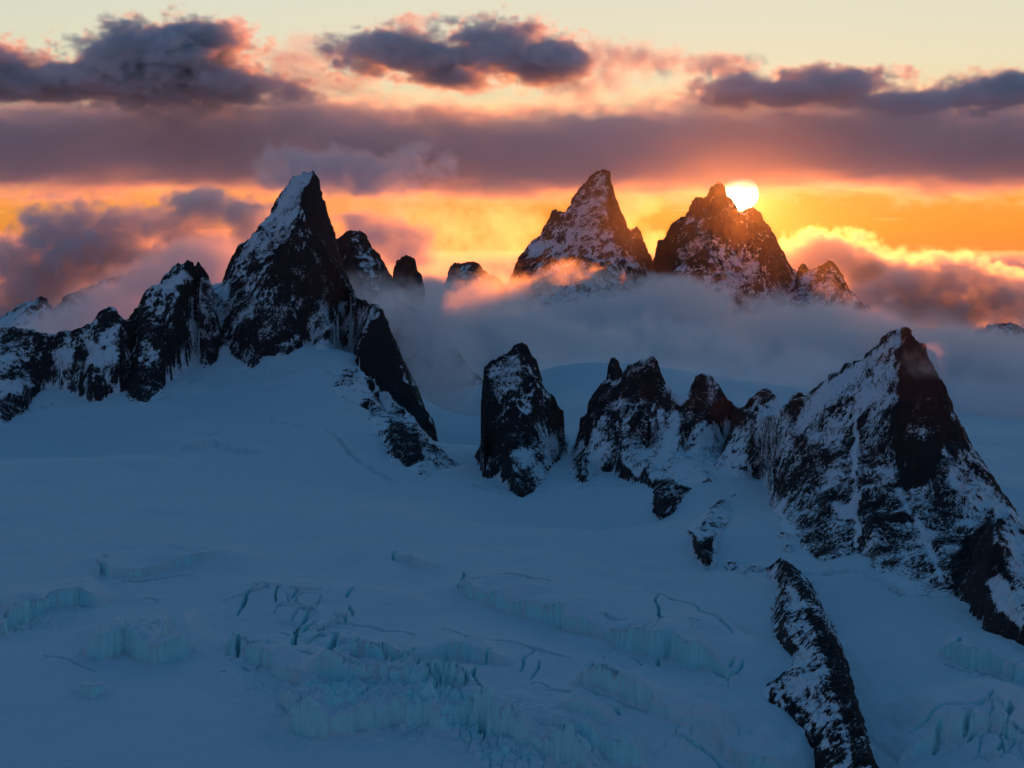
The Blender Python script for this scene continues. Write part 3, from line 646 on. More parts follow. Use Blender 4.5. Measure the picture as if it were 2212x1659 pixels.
# the row of pinnacles joined by a snowy face
def closer(R, k, yb): return [[p if p[0] == 'h' else (p[0], p[1], yb(p[0])+(p[2]-yb(p[0]))*k) for p in r] for r in R]
def YJ(u): return float(np.interp(u, [1228,1293,1400,1500,1745], [2200,2110,2000,1960,1960]))
rock_body('jagged_ridge', 'row of three red-tinged dark pinnacles above a speckled snow face, between tower and right peak', 'ridge',
 [(1228,1012),(1244,1034),(1255,1048),(1276,1036),(1293,1019),(1328,1022),(1352,1043),(1380,1043),(1396,1052),(1408,1064),(1412,1090),(1413,1113),(1429,1122),(1449,1113),(1467,1099),(1484,1078),(1500,1066),(1540,1062),(1600,1060),('b',1680,1950),('b',1740,1980),('b',1790,2150),('b',1760,2420),('b',1640,2440),('b',1500,2460),('b',1380,2500),('b',1280,2500),('b',1240,2430),(1236,960)],
 closer([[(1256,906,2310),(1269,888,2310),(1273,868,2310),(1283,852,2312),(1293,838,2315),(1303,826,2320),(1310,818,2325),(1322,824,2325),(1334,826,2320),(1345,811,2315),(1351,798,2312),(1359,787,2310),(1366,789,2310),(1373,786,2310),(1383,779,2310),(1396,774,2310),(1408,773,2310),(1414,777,2310),(1420,786,2310),(1425,807,2310),(1434,831,2308),(1446,839,2305),(1453,860,2300),(1463,871,2295),(1470,878,2290),(1481,857,2285),(1494,843,2280),(1499,828,2278),(1503,817,2275),(1509,811,2275),(1517,808,2275),(1533,814,2275),(1540,822,2275),(1550,832,2272),(1560,849,2268),(1569,866,2265),(1588,878,2255),(1602,886,2245),(1613,878,2235),(1626,860,2228),(1637,848,2225),(1650,843,2225),(1661,842,2225),(1667,850,2225),(1675,860,2222),(1684,873,2220),(1703,870,2215),(1711,858,2210),(1722,854,2205),(1733,852,2205),(1745,862,2200)],
  [(1408,773,2310),(1400,815,2285),(1385,855,2260),(1380,890,2235),(1360,930,2200),(1340,970,2160),(1345,1010,2120)],
  [(1359,787,2310),(1345,830,2285),(1310,860,2265),(1285,885,2245),(1268,910,2225)],
  [(1425,807,2310),(1435,860,2270),(1455,885,2240)],
  [(1515,808,2275),(1510,850,2245),(1495,885,2215),(1480,925,2180),(1462,965,2140)],
  [(1550,832,2272),(1560,870,2240),(1530,910,2200),(1500,945,2160)],
  [(1650,843,2225),(1640,880,2195),(1620,930,2150)],[('h',1268,950,34),('h',1262,990,22),('h',1256,1030,9)],[('h',1330,960,36),('h',1345,1000,22),('h',1372,1032,9)],[('h',1400,960,34),('h',1395,1010,20),('h',1408,1045,9)],[('h',1475,975,28),('h',1500,1010,17),('h',1530,1035,8)],[('h',1600,930,30),('h',1575,990,18),('h',1560,1025,8)]], .75, YJ),
 st=1.6, amp=7, jag=2.2, base=.54, seed=71, mat=M_NEAR, n_scale=.8,
 paint=[('poly',[(1345,811),(1359,787),(1408,772),(1425,807),(1445,850),(1470,880),(1450,895),(1420,870),(1350,870)],6,.26),('poly',[(1268,905),(1275,865),(1300,830),(1345,825),(1350,860),(1310,890),(1285,900)],6,.28),
        ('poly',[(1470,878),(1500,815),(1520,806),(1550,832),(1572,870),(1560,885),(1540,900),(1500,915),(1470,960),(1462,970),(1468,920)],6,.3),('line',[(1560,880),(1515,910),(1480,940)],10,-.2),
        ('poly',[(1630,850),(1655,838),(1675,862),(1650,876)],5,.2),('poly',[(1412,1035),(1445,1040),(1500,1050),(1480,1080),(1429,1122),(1412,1112)],6,.24),
        ('poly',[(1500,990),(1560,930),(1600,900),(1660,900),(1620,970),(1560,1020),(1510,1040)],14,.68),('poly',[(1300,930),(1440,920),(1420,1000),(1330,1000)],20,.52),('poly',[(1228,990),(1260,980),(1275,1030),(1250,1045)],8,.4),
        ('line',[(1262,925),(1300,985),(1340,1030)],12,-.15),('line',[(1232,930),(1226,1000)],9,.5)])
rock_body('rock_pinnacle', 'pale fogged needle of rock behind the dark central pinnacles', 'pinnacle',
 [('b',1290,2360),('b',1355,2360),('b',1365,2500),('b',1290,2500)],
 [[(1305,835,2420),(1312,812,2420),(1316,792,2420),(1320,780,2420),(1326,774,2420),(1332,778,2420),(1337,784,2420),(1341,800,2420),(1346,820,2420)],[(1326,776,2420),(1325,810,2400)]],
 st=1.4, amp=4, jag=2, base=.4, seed=77, mat=M_NEAR, n_scale=.6)
# the big right peak
def YB(u): return float(np.interp(u, [1500,1560,1640,1776,1870,1956,2114,2212,2330], [1760,1740,1620,1470,1400,1330,1230,1170,1120]))
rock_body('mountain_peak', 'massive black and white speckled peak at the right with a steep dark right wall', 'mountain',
 [(1500,1060),(1560,1068),(1600,1062),(1640,1040),(1660,1060),(1672,1100),(1684,1140),(1700,1152),(1731,1160),(1736,1172),(1742,1184),(1758,1196),(1776,1208),(1795,1205),(1812,1200),(1835,1194),(1857,1193),(1870,1203),(1876,1214),(1893,1235),(1911,1254),(1932,1272),(1956,1287),(1975,1291),(1988,1290),(2020,1288),(2040,1290),(2060,1287),(2088,1312),(2114,1341),(2137,1373),(2160,1390),(2183,1408),(2212,1414),(2300,1460),(2420,1530),
  ('b',2560,1150),('b',2420,1330),('b',2290,1500),('b',2200,1650),('b',2150,1800),('b',2130,1950),('b',2110,2100),('b',2060,2200),('b',1980,2260),('b',1850,2280),('b',1740,2260),('b',1640,2240),('b',1560,2200),('b',1530,1980)],
 closer([[(1588,884,2550),(1604,890,2480),(1620,896,2410),(1650,900,2260),(1668,902,2160),(1682,892,2090),(1700,880,2080),(1744,856,2070),(1767,844,2060),(1780,828,2055),(1798,816,2050),(1821,798,2040),(1853,785,2030),(1862,776,2025),(1875,771,2020),(1890,758,2010),(1902,749,2000),(1913,733,1995),(1923,722,1990),(1938,713,1985),(1950,716,1983),(1961,715,1982),(1970,731,1980),(1982,742,1980),(1993,750,1982),(2000,757,1982),(2004,768,1982),(2011,794,1982),(2020,808,1980),(2029,821,1978),(2038,838,1975),(2045,853,1972),(2051,871,1968),(2056,889,1962),(2063,910,1955),(2069,929,1948),(2077,948,1940),(2083,966,1930),(2088,995,1915),(2094,1024,1895),(2104,1042,1875),(2114,1060,1850),(2122,1082,1815),(2128,1101,1780),(2138,1130,1730),('h',2150,1165,66),('h',2170,1215,46),('h',2192,1270,32),('h',2220,1330,24),('h',2262,1405,18),('h',2330,1480,14)],
  [(1961,720,1980),(1955,750,1955),(1950,790,1930),(1945,830,1905),(1930,870,1880),(1925,920,1850),(1930,980,1815),(1945,1030,1780),(1960,1080,1735)],
  [(1875,771,2020),(1850,830,1975),(1835,880,1935),(1830,930,1895),(1800,980,1850),(1760,1030,1790),(1770,1080,1720),(1762,1130,1640),(1775,1180,1540)],
  [(1853,785,2030),(1790,850,1980),(1740,900,1930),(1700,950,1890),(1660,990,1850),(1625,1030,1780),(1590,1060,1720),(1560,1066,1740)],
  [(1890,900,1890),(1880,960,1840),(1870,1020,1780),(1868,1080,1700),(1880,1140,1600),(1905,1200,1490),(1940,1260,1380)],
  [(2045,853,1972),(2035,920,1915),(2040,990,1850),(2060,1060,1770),(2080,1130,1670),(2095,1200,1550),('h',2112,1262,26),('h',2140,1318,16),('h',2176,1368,9)],
  [(1960,1080,1735),(1975,1140,1640),(1990,1200,1520),(2010,1260,1390)]], .5, YB),
 st=1.7, amp=13, jag=3.2, base=.44, seed=83, mat=M_NEAR,
 paint=[('poly',[(1700,960),(1900,900),(2080,1000),(2200,1250),(2230,1420),(2060,1300),(1850,1220),(1740,1200),(1690,1100)],22,.40),('poly',[(1740,858),(1800,818),(1853,786),(1902,750),(1923,722),(1950,714),(1950,735),(1900,775),(1880,800),(1860,830),(1820,850),(1790,900),(1740,920),(1720,900)],10,.78),
        ('poly',[(1790,830),(1860,790),(1930,780),(1945,830),(1925,880),(1860,890),(1840,860)],14,.66),('poly',[(1700,900),(1780,880),(1830,920),(1790,970),(1740,990)],14,.66),
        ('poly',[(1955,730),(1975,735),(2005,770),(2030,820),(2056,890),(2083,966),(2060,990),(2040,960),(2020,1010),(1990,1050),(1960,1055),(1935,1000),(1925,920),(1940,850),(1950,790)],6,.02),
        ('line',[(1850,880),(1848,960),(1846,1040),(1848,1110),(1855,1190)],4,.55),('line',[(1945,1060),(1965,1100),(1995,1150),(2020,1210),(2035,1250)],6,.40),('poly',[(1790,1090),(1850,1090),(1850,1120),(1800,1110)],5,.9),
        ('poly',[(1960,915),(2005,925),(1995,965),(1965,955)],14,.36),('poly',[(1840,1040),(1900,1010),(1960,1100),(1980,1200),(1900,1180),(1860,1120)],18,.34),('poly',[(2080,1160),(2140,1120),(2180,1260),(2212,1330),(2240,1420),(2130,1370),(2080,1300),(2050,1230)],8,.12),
        ('poly',[(2128,1250),(2160,1240),(2212,1310),(2212,1360),(2160,1320)],6,.8),('poly',[(1720,1120),(1820,1120),(1850,1180),(1780,1200),(1740,1180)],12,.3),('poly',[(2070,990),(2100,1040),(2130,1120),(2100,1160),(2070,1100),(2040,1060)],10,.55),
        ('poly',[(1730,950),(1790,960),(1780,1050),(1720,1050)],12,.28),('poly',[(1630,880),(1700,880),(1720,960),(1680,1050),(1630,1050)],12,.62),('poly',[(1500,1050),(1640,1030),(1690,1080),(1700,1155),(1600,1080)],10,.75)])
# far spur on its right
rock_body('rocky_spur', 'snow-streaked spur running off the right edge behind the big right peak', 'spur',
 [('b',2120,1950),('b',2160,1790),('b',2210,1640),('b',2290,1550),('b',2500,1500),('b',2700,1700),('b',2400,2000),('b',2200,2080)],
 [[(2120,1080,1930),(2146,1126,1910),(2160,1138,1890),(2178,1147,1870),(2200,1164,1850),(2240,1190,1820),(2400,1280,1750)],[(2150,1130,1900),(2165,1180,1800),(2185,1230,1720),(2212,1290,1640)]],
 st=1.8, amp=6, jag=2.2, base=.5, seed=91, mat=M_NEAR)
# rib at the lower right
rock_body('rock_rib', 'long dark speckled rib dropping to the bottom edge at the lower right', 'rock rib',
 [(1651,1226),(1666,1246),(1681,1262),(1680,1280),(1671,1306),(1668,1336),(1672,1366),(1681,1406),(1712,1431),(1702,1450),(1676,1471),(1655,1476),(1641,1484),(1642,1516),(1661,1546),(1685,1555),(1706,1567),(1731,1606),(1756,1656),(1770,1760),
  ('b',1900,860),('b',1895,960),('b',1872,1020),('b',1850,1075),('b',1832,1130),('b',1812,1185),('b',1796,1250),('b',1772,1320),('b',1752,1375),('b',1728,1420),('b',1712,1460),('b',1692,1480)],
 [[('h',1655,1226,3),('h',1675,1218,9),('h',1691,1213,13),('h',1711,1232,18),('h',1726,1261,20),('h',1738,1278,22),('h',1751,1296,22),('h',1762,1316,22),('h',1771,1336,23),('h',1785,1360,24),('h',1796,1381,25),('h',1804,1412,26),('h',1811,1446,27),('h',1822,1474,28),('h',1831,1497,28),('h',1842,1530,28),('h',1851,1561,28),('h',1871,1611,28),('h',1886,1657,28),('h',1905,1720,28)],
  [('h',1690,1300,12),('h',1700,1360,14),('h',1720,1400,12)],[('h',1760,1430,22),('h',1700,1480,14),('h',1665,1505,9)],[('h',1780,1520,22),('h',1740,1580,12),('h',1770,1640,12)],[('h',1726,1270,18),('h',1735,1330,18),('h',1752,1400,20),('h',1772,1460,24),('h',1800,1540,24),('h',1822,1620,24),('h',1840,1680,24)]],
 st=.95, amp=6, jag=1.9, base=.42, seed=97, mat=M_NEAR, n_scale=.55,
 paint=[('poly',[(1700,1270),(1725,1280),(1745,1310),(1715,1320)],6,.8),('poly',[(1690,1470),(1760,1490),(1790,1560),(1740,1550),(1700,1500)],9,.62),('poly',[(1740,1300),(1771,1336),(1796,1381),(1811,1446),(1831,1497),(1871,1611),(1886,1660),(1850,1660),(1815,1540),(1790,1450),(1760,1370)],6,.12),
        ('poly',[(1700,1410),(1750,1400),(1790,1450),(1720,1440)],7,.6)])
rock_body('rock_outcrop', 'dark wedge-shaped outcrop hanging just below the snow face of the pinnacle row', 'outcrop',
 [(1408,1030),(1404,1060),(1412,1090),(1413,1113),(1429,1122),(1449,1113),(1467,1099),(1484,1078),(1503,1052),(1480,1042),(1455,1036),(1432,1026)],
 [[('h',1412,1040,5),('h',1420,1070,12),('h',1426,1100,12),('h',1432,1116,6)],[('h',1412,1040,5),('h',1440,1050,10),('h',1470,1055,8),('h',1495,1055,3)],[('h',1440,1050,10),('h',1450,1085,11),('h',1450,1105,6)]],
 st=1.2, amp=4, jag=1.8, base=.20, seed=105, mat=M_NEAR, n_scale=.6, paint=[('poly',[(1408,1045),(1440,1050),(1490,1055),(1470,1085),(1430,1116),(1414,1108)],5,.24)])
rock_body('rock_outcrop', 'broken dark outcrop strung down the snow slope left of the big right peak', 'outcrop',
 [(1483,1144),(1490,1156),(1498,1162),(1498,1180),(1501,1197),(1514,1210),(1526,1225),(1538,1220),(1548,1211),(1544,1196),(1551,1179),(1556,1160),(1561,1144),(1572,1118),(1586,1090),(1597,1066),(1588,1064),(1568,1085),(1554,1074),(1545,1088),(1530,1098),(1519,1106),(1500,1122)],
 [[('h',1490,1143,4),('h',1505,1165,9),('h',1516,1185,10),('h',1528,1212,6)],[('h',1505,1165,9),('h',1530,1120,6),('h',1556,1082,5),('h',1590,1068,3)],[('h',1516,1185,10),('h',1545,1150,6)]],
 st=1.0, amp=4, jag=1.6, base=.46, seed=101, mat=M_NEAR, n_scale=.5, paint=[('poly',[(1500,1160),(1530,1165),(1545,1200),(1526,1222),(1502,1195)],5,.22),('poly',[(1530,1110),(1570,1110),(1560,1150),(1535,1150)],8,.6)])
for i, (pu, pv, w, h, lab) in enumerate([(1578,1214,10,9,'small patch of rocks poking through the snow left of the lower rib, leftmost of three'),(1603,1226,8,10,'tiny rocks poking through the snow, middle of three left of the lower rib'),(1632,1222,16,7,'thin line of rocks poking through the snow beside the top of the lower rib'),(1700,1176,7,8,'lone little rock in the snow below the big right peak'),(1692,1150,12,7,'small dark stones scattered at the left foot of the big right peak')]):
    rock_body('rock_patch', lab, 'rocks', [(pu-w,pv),(pu-w*.4,pv+h*.8),(pu+w*.5,pv+h),(pu+w,pv+h*.2),(pu+w*.6,pv-h*.6),(pu-w*.3,pv-h)],
     [[('h',pu-w*.5,pv,2),('h',pu,pv,3.2),('h',pu+w*.6,pv,2)]], st=.7, amp=2, jag=1.2, base=.5, seed=110+i*7, mat=M_NEAR, n_scale=.35, group='rocks poking through the snow')
# peaks behind the tallest near peak
rock_body('rocky_peak', 'dark rounded peak rising from cloud just behind the right shoulder of the tallest near peak', 'mountain',
 [('b',680,4050),('b',800,4020),('b',880,4060),('b',915,4300),('b',860,4600),('b',700,4600)],
 [[(700,560,4300),(720,525,4300),(728,518,4300),(739,507,4300),(748,503,4300),(757,498,4300),(768,500,4300),(778,502,4300),(786,508,4300),(791,514,4300),(799,534,4300),(808,540,4300),(817,551,4300),(822,562,4300),(829,577,4300),(836,586,4300),(842,598,4300),(860,640,4300),(880,700,4300)],
  [(757,498,4300),(765,560,4230),(780,640,4160)],[(799,534,4300),(815,600,4240),(830,680,4170)]],
 st=3.2, amp=14, jag=4.5, base=.36, seed=121, mat=M_MID, n_scale=1.5, base_z=-440)
rock_body('rock_pinnacle', 'blunt dark rock finger right of the rounded peak in the cloud', 'pinnacle',
 [('b',820,3980),('b',900,3960),('b',935,4050),('b',930,4350),('b',850,4400)],
 [[(838,640,4200),(848,600,4200),(853,580,4200),(860,567,4200),(868,560,4200),(876,556,4200),(885,555,4200),(890,559,4200),(895,566,4200),(898,578,4200),(902,587,4200),(908,596,4200),(912,612,4200),(914,640,4200),(918,700,4200)],[(878,557,4200),(885,610,4160),(888,680,4110)]],
 st=2.8, amp=10, jag=4.5, base=.2, seed=127, mat=M_MID, n_scale=1.4, base_z=-440)
rock_body('mountain_top', 'small dark summit barely rising out of the cloud left of the twin far peaks', 'mountain',
 [('b',950,6200),('b',1080,6200),('b',1120,6700),('b',930,6700)],
 [[(958,620,6450),(968,598,6450),(972,584,6450),(977,576,6450),(983,570,6450),(990,568,6450),(998,572,6450),(1006,572,6450),(1014,569,6450),(1022,567,6450),(1028,572,6450),(1035,578,6450),(1043,585,6450),(1052,590,6450),(1075,602,6450),(1095,630,6450)],[(990,568,6450),(995,600,6380),(1000,650,6300)],[(1022,567,6450),(1030,610,6380),(1040,650,6300)]],
 st=4.5, amp=18, jag=6, base=.34, seed=131, mat=M_FAR, n_scale=2.2, base_z=-450)
rock_body('rocky_buttress', 'huge shadowy rounded buttress fading into fog right of the tallest near peak', 'mountain',
 [('b',820,3300),('b',930,3180),('b',1040,3200),('b',1062,3350),('b',1045,3700),('b',880,3750)],
 [[(850,640,3500),(880,660,3500),(905,680,3500),(930,705,3500),(955,730,3495),(985,760,3490),(1005,785,3480),(1022,815,3470),(1034,850,3450),(1040,885,3430),(1042,915,3400),(1041,950,3370)],[(905,680,3500),(930,780,3400),(960,860,3330),(985,920,3260)],[(985,760,3490),(1000,840,3400),(1015,900,3320)]],
 st=2.6, amp=14, jag=3.6, base=.10, seed=137, mat=M_MID, n_scale=1.4)
rock_body('distant_mountain', 'hazy mountain slope at the far left, behind the low ridge', 'mountain',
 [('b',-500,5700),('b',120,5700),('b',160,6100),('b',100,6500),('b',-500,6500)],
 [[(-450,640,6100),(-200,660,6100),(-60,700,6100),(0,690,6100),(30,672,6100),(60,655,6100),(80,648,6100),(95,644,6100),(108,660,6100),(125,700,6100),(150,760,6100)],[(90,645,6100),(50,690,5980),(0,730,5850)],[(0,690,6100),(-30,740,5900)]],
 st=4.5, amp=30, jag=7, base=.66, seed=139, mat=M_FAR, n_scale=2.4, base_z=-460)
rock_body('distant_mountain', 'reddish brown slope climbing into the cloud behind the low left ridge', 'mountain',
 [('b',20,4700),('b',250,4500),('b',400,4700),('b',400,5100),('b',50,5200)],
 [[(40,760,4900),(66,722,4900),(80,705,4900),(100,690,4900),(118,668,4900),(135,650,4900),(160,632,4900),(185,622,4900),(205,618,4900),(240,600,4900),(300,585,4900),(370,600,4900)],[(160,632,4900),(150,680,4820),(140,740,4720)],[(240,600,4900),(230,680,4780)]],
 st=3.8, amp=20, jag=5, base=.42, seed=149, mat=M_FAR, n_scale=1.9, base_z=-455)
# the two far peaks in front of the sun
rock_body('mountain_peak', 'far pointed peak with a pale snowy face, left of the sun', 'mountain',
 [('b',1040,6900),('b',1250,6700),('b',1400,6800),('b',1445,7300),('b',1440,8000),('b',1300,8400),('b',1150,8300),('b',1050,7900)],
 [[(1075,700,7550),(1095,630,7550),(1108,590,7550),(1114,577,7560),(1126,554,7580),(1142,530,7600),(1158,516,7620),(1170,509,7630),(1176,496,7640),(1182,485,7640),(1190,466,7650),(1194,458,7650),(1200,452,7650),(1206,460,7650),(1212,462,7650),(1219,462,7655),(1226,461,7660),(1230,452,7665),(1234,445,7670),(1238,433,7675),(1244,424,7680),(1250,416,7680),(1252,409,7685),(1256,405,7690),(1262,400,7690),(1268,394,7690),(1272,387,7690),(1280,380,7695),(1293,373,7700),(1302,371,7700),(1310,370,7700),(1316,374,7700),(1318,384,7700),(1321,398,7700),(1325,414,7700),(1329,430,7700),(1333,446,7700),(1338,462,7700),(1343,476,7700),(1349,490,7700),(1354,500,7700),(1360,510,7700),(1364,503,7700),(1367,497,7700),(1371,492,7700),(1375,489,7700),(1379,496,7700),(1383,506,7700),(1387,516,7700),(1391,526,7700),(1395,538,7700),(1399,549,7700),(1409,562,7700),(1420,590,7700)],
  [(1310,370,7700),(1300,420,7600),(1290,470,7500),(1290,520,7400),(1300,580,7250),(1310,650,7100)],[(1317,385,7700),(1325,440,7620),(1335,500,7520),(1350,560,7400)],
  [(1200,452,7650),(1205,500,7550),(1190,550,7430),(1180,610,7250)],[(1250,416,7680),(1240,470,7560),(1235,530,7430),(1230,600,7250)],[(1375,489,7700),(1372,530,7620),(1380,580,7500)]],
 st=4.6, amp=34, jag=8, base=.31, seed=151, mat=M_FAR, n_scale=2.6, base_z=-470,
 paint=[('poly',[(1230,450),(1256,405),(1280,382),(1312,372),(1315,420),(1300,470),(1290,520),(1240,540),(1225,500)],12,.52),('poly',[(1140,530),(1165,512),(1175,540),(1155,555)],5,.85),('poly',[(1318,380),(1340,462),(1360,510),(1350,540),(1320,500),(1312,440)],5,.12),('line',[(1360,560),(1400,590)],12,.3)])
rock_body('mountain_peak', 'far broad dark peak glowing red with the sun at its summit', 'mountain',
 [('b',1380,7300),('b',1430,6900),('b',1560,6700),('b',1760,6700),('b',1930,6900),('b',1990,7300),('b',1900,7900),('b',1760,8300),('b',1540,8300),('b',1420,7900)],
 [[(1402,620,7650),(1410,580,7650),(1415,556,7650),(1418,540,7650),(1422,528,7650),(1429,519,7650),(1436,518,7650),(1441,517,7650),(1445,502,7650),(1450,489,7650),(1456,481,7650),(1462,475,7650),(1468,472,7650),(1474,470,7650),(1481,469,7650),(1486,460,7650),(1491,452,7650),(1496,440,7650),(1500,430,7650),(1505,425,7650),(1509,424,7650),(1514,430,7650),(1518,433,7650),(1524,428,7650),(1530,424,7650),(1534,413,7650),(1538,404,7650),(1545,400,7650),(1552,398,7650),(1558,399,7650),(1562,402,7650),(1566,411,7650),(1570,418,7650),(1576,428,7650),(1582,438,7650),(1588,448,7650),(1594,459,7650),(1598,465,7650),(1604,461,7650),(1610,458,7650),(1616,455,7650),(1622,453,7650),(1630,454,7650),(1638,457,7650),(1643,464,7650),(1649,474,7650),(1655,483,7650),(1661,493,7650),(1667,505,7650),(1674,518,7650),(1682,532,7650),(1690,546,7650),(1696,560,7650),(1702,574,7650),(1708,584,7650),(1714,594,7645),(1721,594,7640),(1724,590,7630),(1727,583,7620),(1731,577,7610),(1735,574,7600),(1740,580,7590),(1746,586,7580),(1757,589,7560),(1764,583,7550),(1773,577,7540),(1781,570,7530),(1789,564,7520),(1796,568,7515),(1802,574,7510),(1808,584,7505),(1814,594,7500),(1822,606,7500),(1830,618,7500),(1838,630,7490),(1846,642,7480),(1854,652,7470),(1862,662,7460),(1870,662,7450),(1878,666,7440),(1900,700,7400),(1930,760,7350)],
  [(1552,398,7650),(1545,450,7570),(1530,510,7480),(1510,570,7370),(1500,630,7220),(1490,710,7020)],[(1622,453,7650),(1620,500,7570),(1600,560,7460),(1600,620,7300),(1590,690,7100)],
  [(1462,475,7650),(1460,530,7560),(1450,600,7420)],[(1667,505,7650),(1670,570,7520),(1660,640,7350),(1650,700,7150)],[(1789,564,7520),(1785,610,7420),(1760,660,7270)],[(1721,594,7640),(1700,640,7500),(1690,690,7300)]],
 st=4.6, amp=34, jag=8, base=.22, seed=163, mat=M_FAR, n_scale=2.6, base_z=-470,
 paint=[('poly',[(1460,540),(1520,500),(1540,520),(1500,560),(1470,575)],10,.52),('poly',[(1560,580),(1610,545),(1640,600),(1600,640),(1540,640)],14,.5),('poly',[(1780,590),(1800,590),(1790,620),(1775,620)],6,.6)])
rock_body('mountain_top', 'dark crag half lost in cloud behind the summit of the big right peak', 'mountain',
 [('b',1820,6200),('b',1950,6150),('b',2000,6600),('b',1850,6700)],
 [[(1845,740,6400),(1857,715,6400),(1870,706,6400),(1885,702,6400),(1900,701,6400),(1915,702,6400),(1930,705,6400),(1945,715,6400),(1970,745,6400)]],
 st=4.5, amp=16, jag=6, base=.34, seed=171, mat=M_FAR, n_scale=2.2, base_z=-460)
rock_body('distant_mountain', 'dark crest poking from the cloud at the right edge', 'mountain',
 [('b',2060,4700),('b',2400,4600),('b',2600,4900),('b',2600,5400),('b',2080,5300)],
 [[(2080,740,5000),(2110,716,5000),(2135,706,5000),(2155,703,5000),(2170,700,5000),(2182,699,5000),(2196,706,5000),(2212,716,5000),(2240,735,5000),(2320,730,5000),(2450,760,5000)],[(2182,699,5000),(2190,750,4900)],[(2320,730,5000),(2300,780,4880)]],
 st=4, amp=16, jag=5, base=.34, seed=179, mat=M_FAR, n_scale=1.9, base_z=-450)


# ---------------------------------------------------------------- clouds: real volumes, density worked out in numpy
def fft_noise(shape, beta, seed, k0, asp=(1, 1, 1)):
    r = np.random.default_rng(seed); n = r.standard_normal(shape).astype(np.float32); f = np.fft.rfftn(n)
    gx = np.fft.fftfreq(shape[0])[:, None, None]*asp[0]; gy = np.fft.fftfreq(shape[1])[None, :, None]*asp[1]; gz = np.fft.rfftfreq(shape[2])[None, None, :]*asp[2]
    k2 = gx*gx+gy*gy+gz*gz+k0*k0; f *= k2**(-beta/4); f[0, 0, 0] = 0
    o = np.fft.irfftn(f, s=shape); return (o/o.std()).astype(np.float32)

def volume_object(name, lo, hi, res, D, mat):
    nx, ny, nz = res
    me = bpy.data.meshes.new(name+'_density'); me.vertices.add(nx*ny*nz)
    me.attributes.new('d', 'FLOAT', 'POINT').data.foreach_set('value', np.ascontiguousarray(D.transpose(2, 1, 0).ravel()*200.0, np.float32))
    src = bpy.data.objects.new(name+'_density', me)
    vol = bpy.data.volumes.new(name); o = bpy.data.objects.new(name, vol); col.objects.link(o); vol.materials.append(mat)
    ng = bpy.data.node_groups.new(name, 'GeometryNodeTree')
    ng.interface.new_socket('Geometry', in_out='INPUT', socket_type='NodeSocketGeometry'); ng.interface.new_socket('Geometry', in_out='OUTPUT', socket_type='NodeSocketGeometry')
    n = ng.nodes; L = ng.links.new; n.new('NodeGroupInput'); go = n.new('NodeGroupOutput')
    vc = n.new('GeometryNodeVolumeCube'); si = n.new('GeometryNodeSampleIndex'); si.data_type = 'FLOAT'; si.domain = 'POINT'
    oi = n.new('GeometryNodeObjectInfo'); oi.inputs['Object'].default_value = src
    na = n.new('GeometryNodeInputNamedAttribute'); na.data_type = 'FLOAT'; na.inputs['Name'].default_value = 'd'
    po = n.new('GeometryNodeInputPosition'); vs = n.new('ShaderNodeVectorMath'); vs.operation = 'SUBTRACT'; vs.inputs[1].default_value = lo; L(po.outputs[0], vs.inputs[0])
    vm = n.new('ShaderNodeVectorMath'); vm.operation = 'MULTIPLY'; vm.inputs[1].default_value = [(r-1)/(h-l) for r, h, l in zip(res, hi, lo)]; L(vs.outputs[0], vm.inputs[0])
    sx = n.new('ShaderNodeSeparateXYZ'); L(vm.outputs[0], sx.inputs[0]); ii = []
    for k in range(3):
        f = n.new('FunctionNodeFloatToInt'); f.rounding_mode = 'ROUND'; L(sx.outputs[k], f.inputs[0]); ii.append(f.outputs[0])
    def mad(a, k, b):
        m = n.new('FunctionNodeIntegerMath'); m.operation = 'MULTIPLY_ADD'; L(a, m.inputs[0]); m.inputs[1].default_value = k; L(b, m.inputs[2]); return m.outputs[0]
    L(oi.outputs['Geometry'], si.inputs['Geometry']); L(na.outputs['Attribute'], si.inputs['Value']); L(mad(mad(ii[2], ny, ii[1]), nx, ii[0]), si.inputs['Index'])
    L(si.outputs['Value'], vc.inputs['Density']); vc.inputs['Min'].default_value = lo; vc.inputs['Max'].default_value = hi
    for a, r in zip('XYZ', res): vc.inputs['Resolution '+a].default_value = r
    sm = n.new('GeometryNodeSetMaterial'); L(vc.outputs[0], sm.inputs[0]); sm.inputs['Material'].default_value = mat; L(sm.outputs[0], go.inputs[0])
    o.modifiers.new('density', 'NODES').node_group = ng
    return o

def cloud_mat(name, color=(0.93, 0.93, 0.95), g=0.6):
    m = bpy.data.materials.new(name); m.use_nodes = True; n = m.node_tree.nodes; n.clear()
    pv = n.new('ShaderNodeVolumePrincipled'); mo = n.new('ShaderNodeOutputMaterial'); m.node_tree.links.new(pv.outputs[0], mo.inputs['Volume'])
    pv.inputs['Color'].default_value = (*color, 1); pv.inputs['Anisotropy'].default_value = g; pv.inputs['Density'].default_value = 0.005
    return m

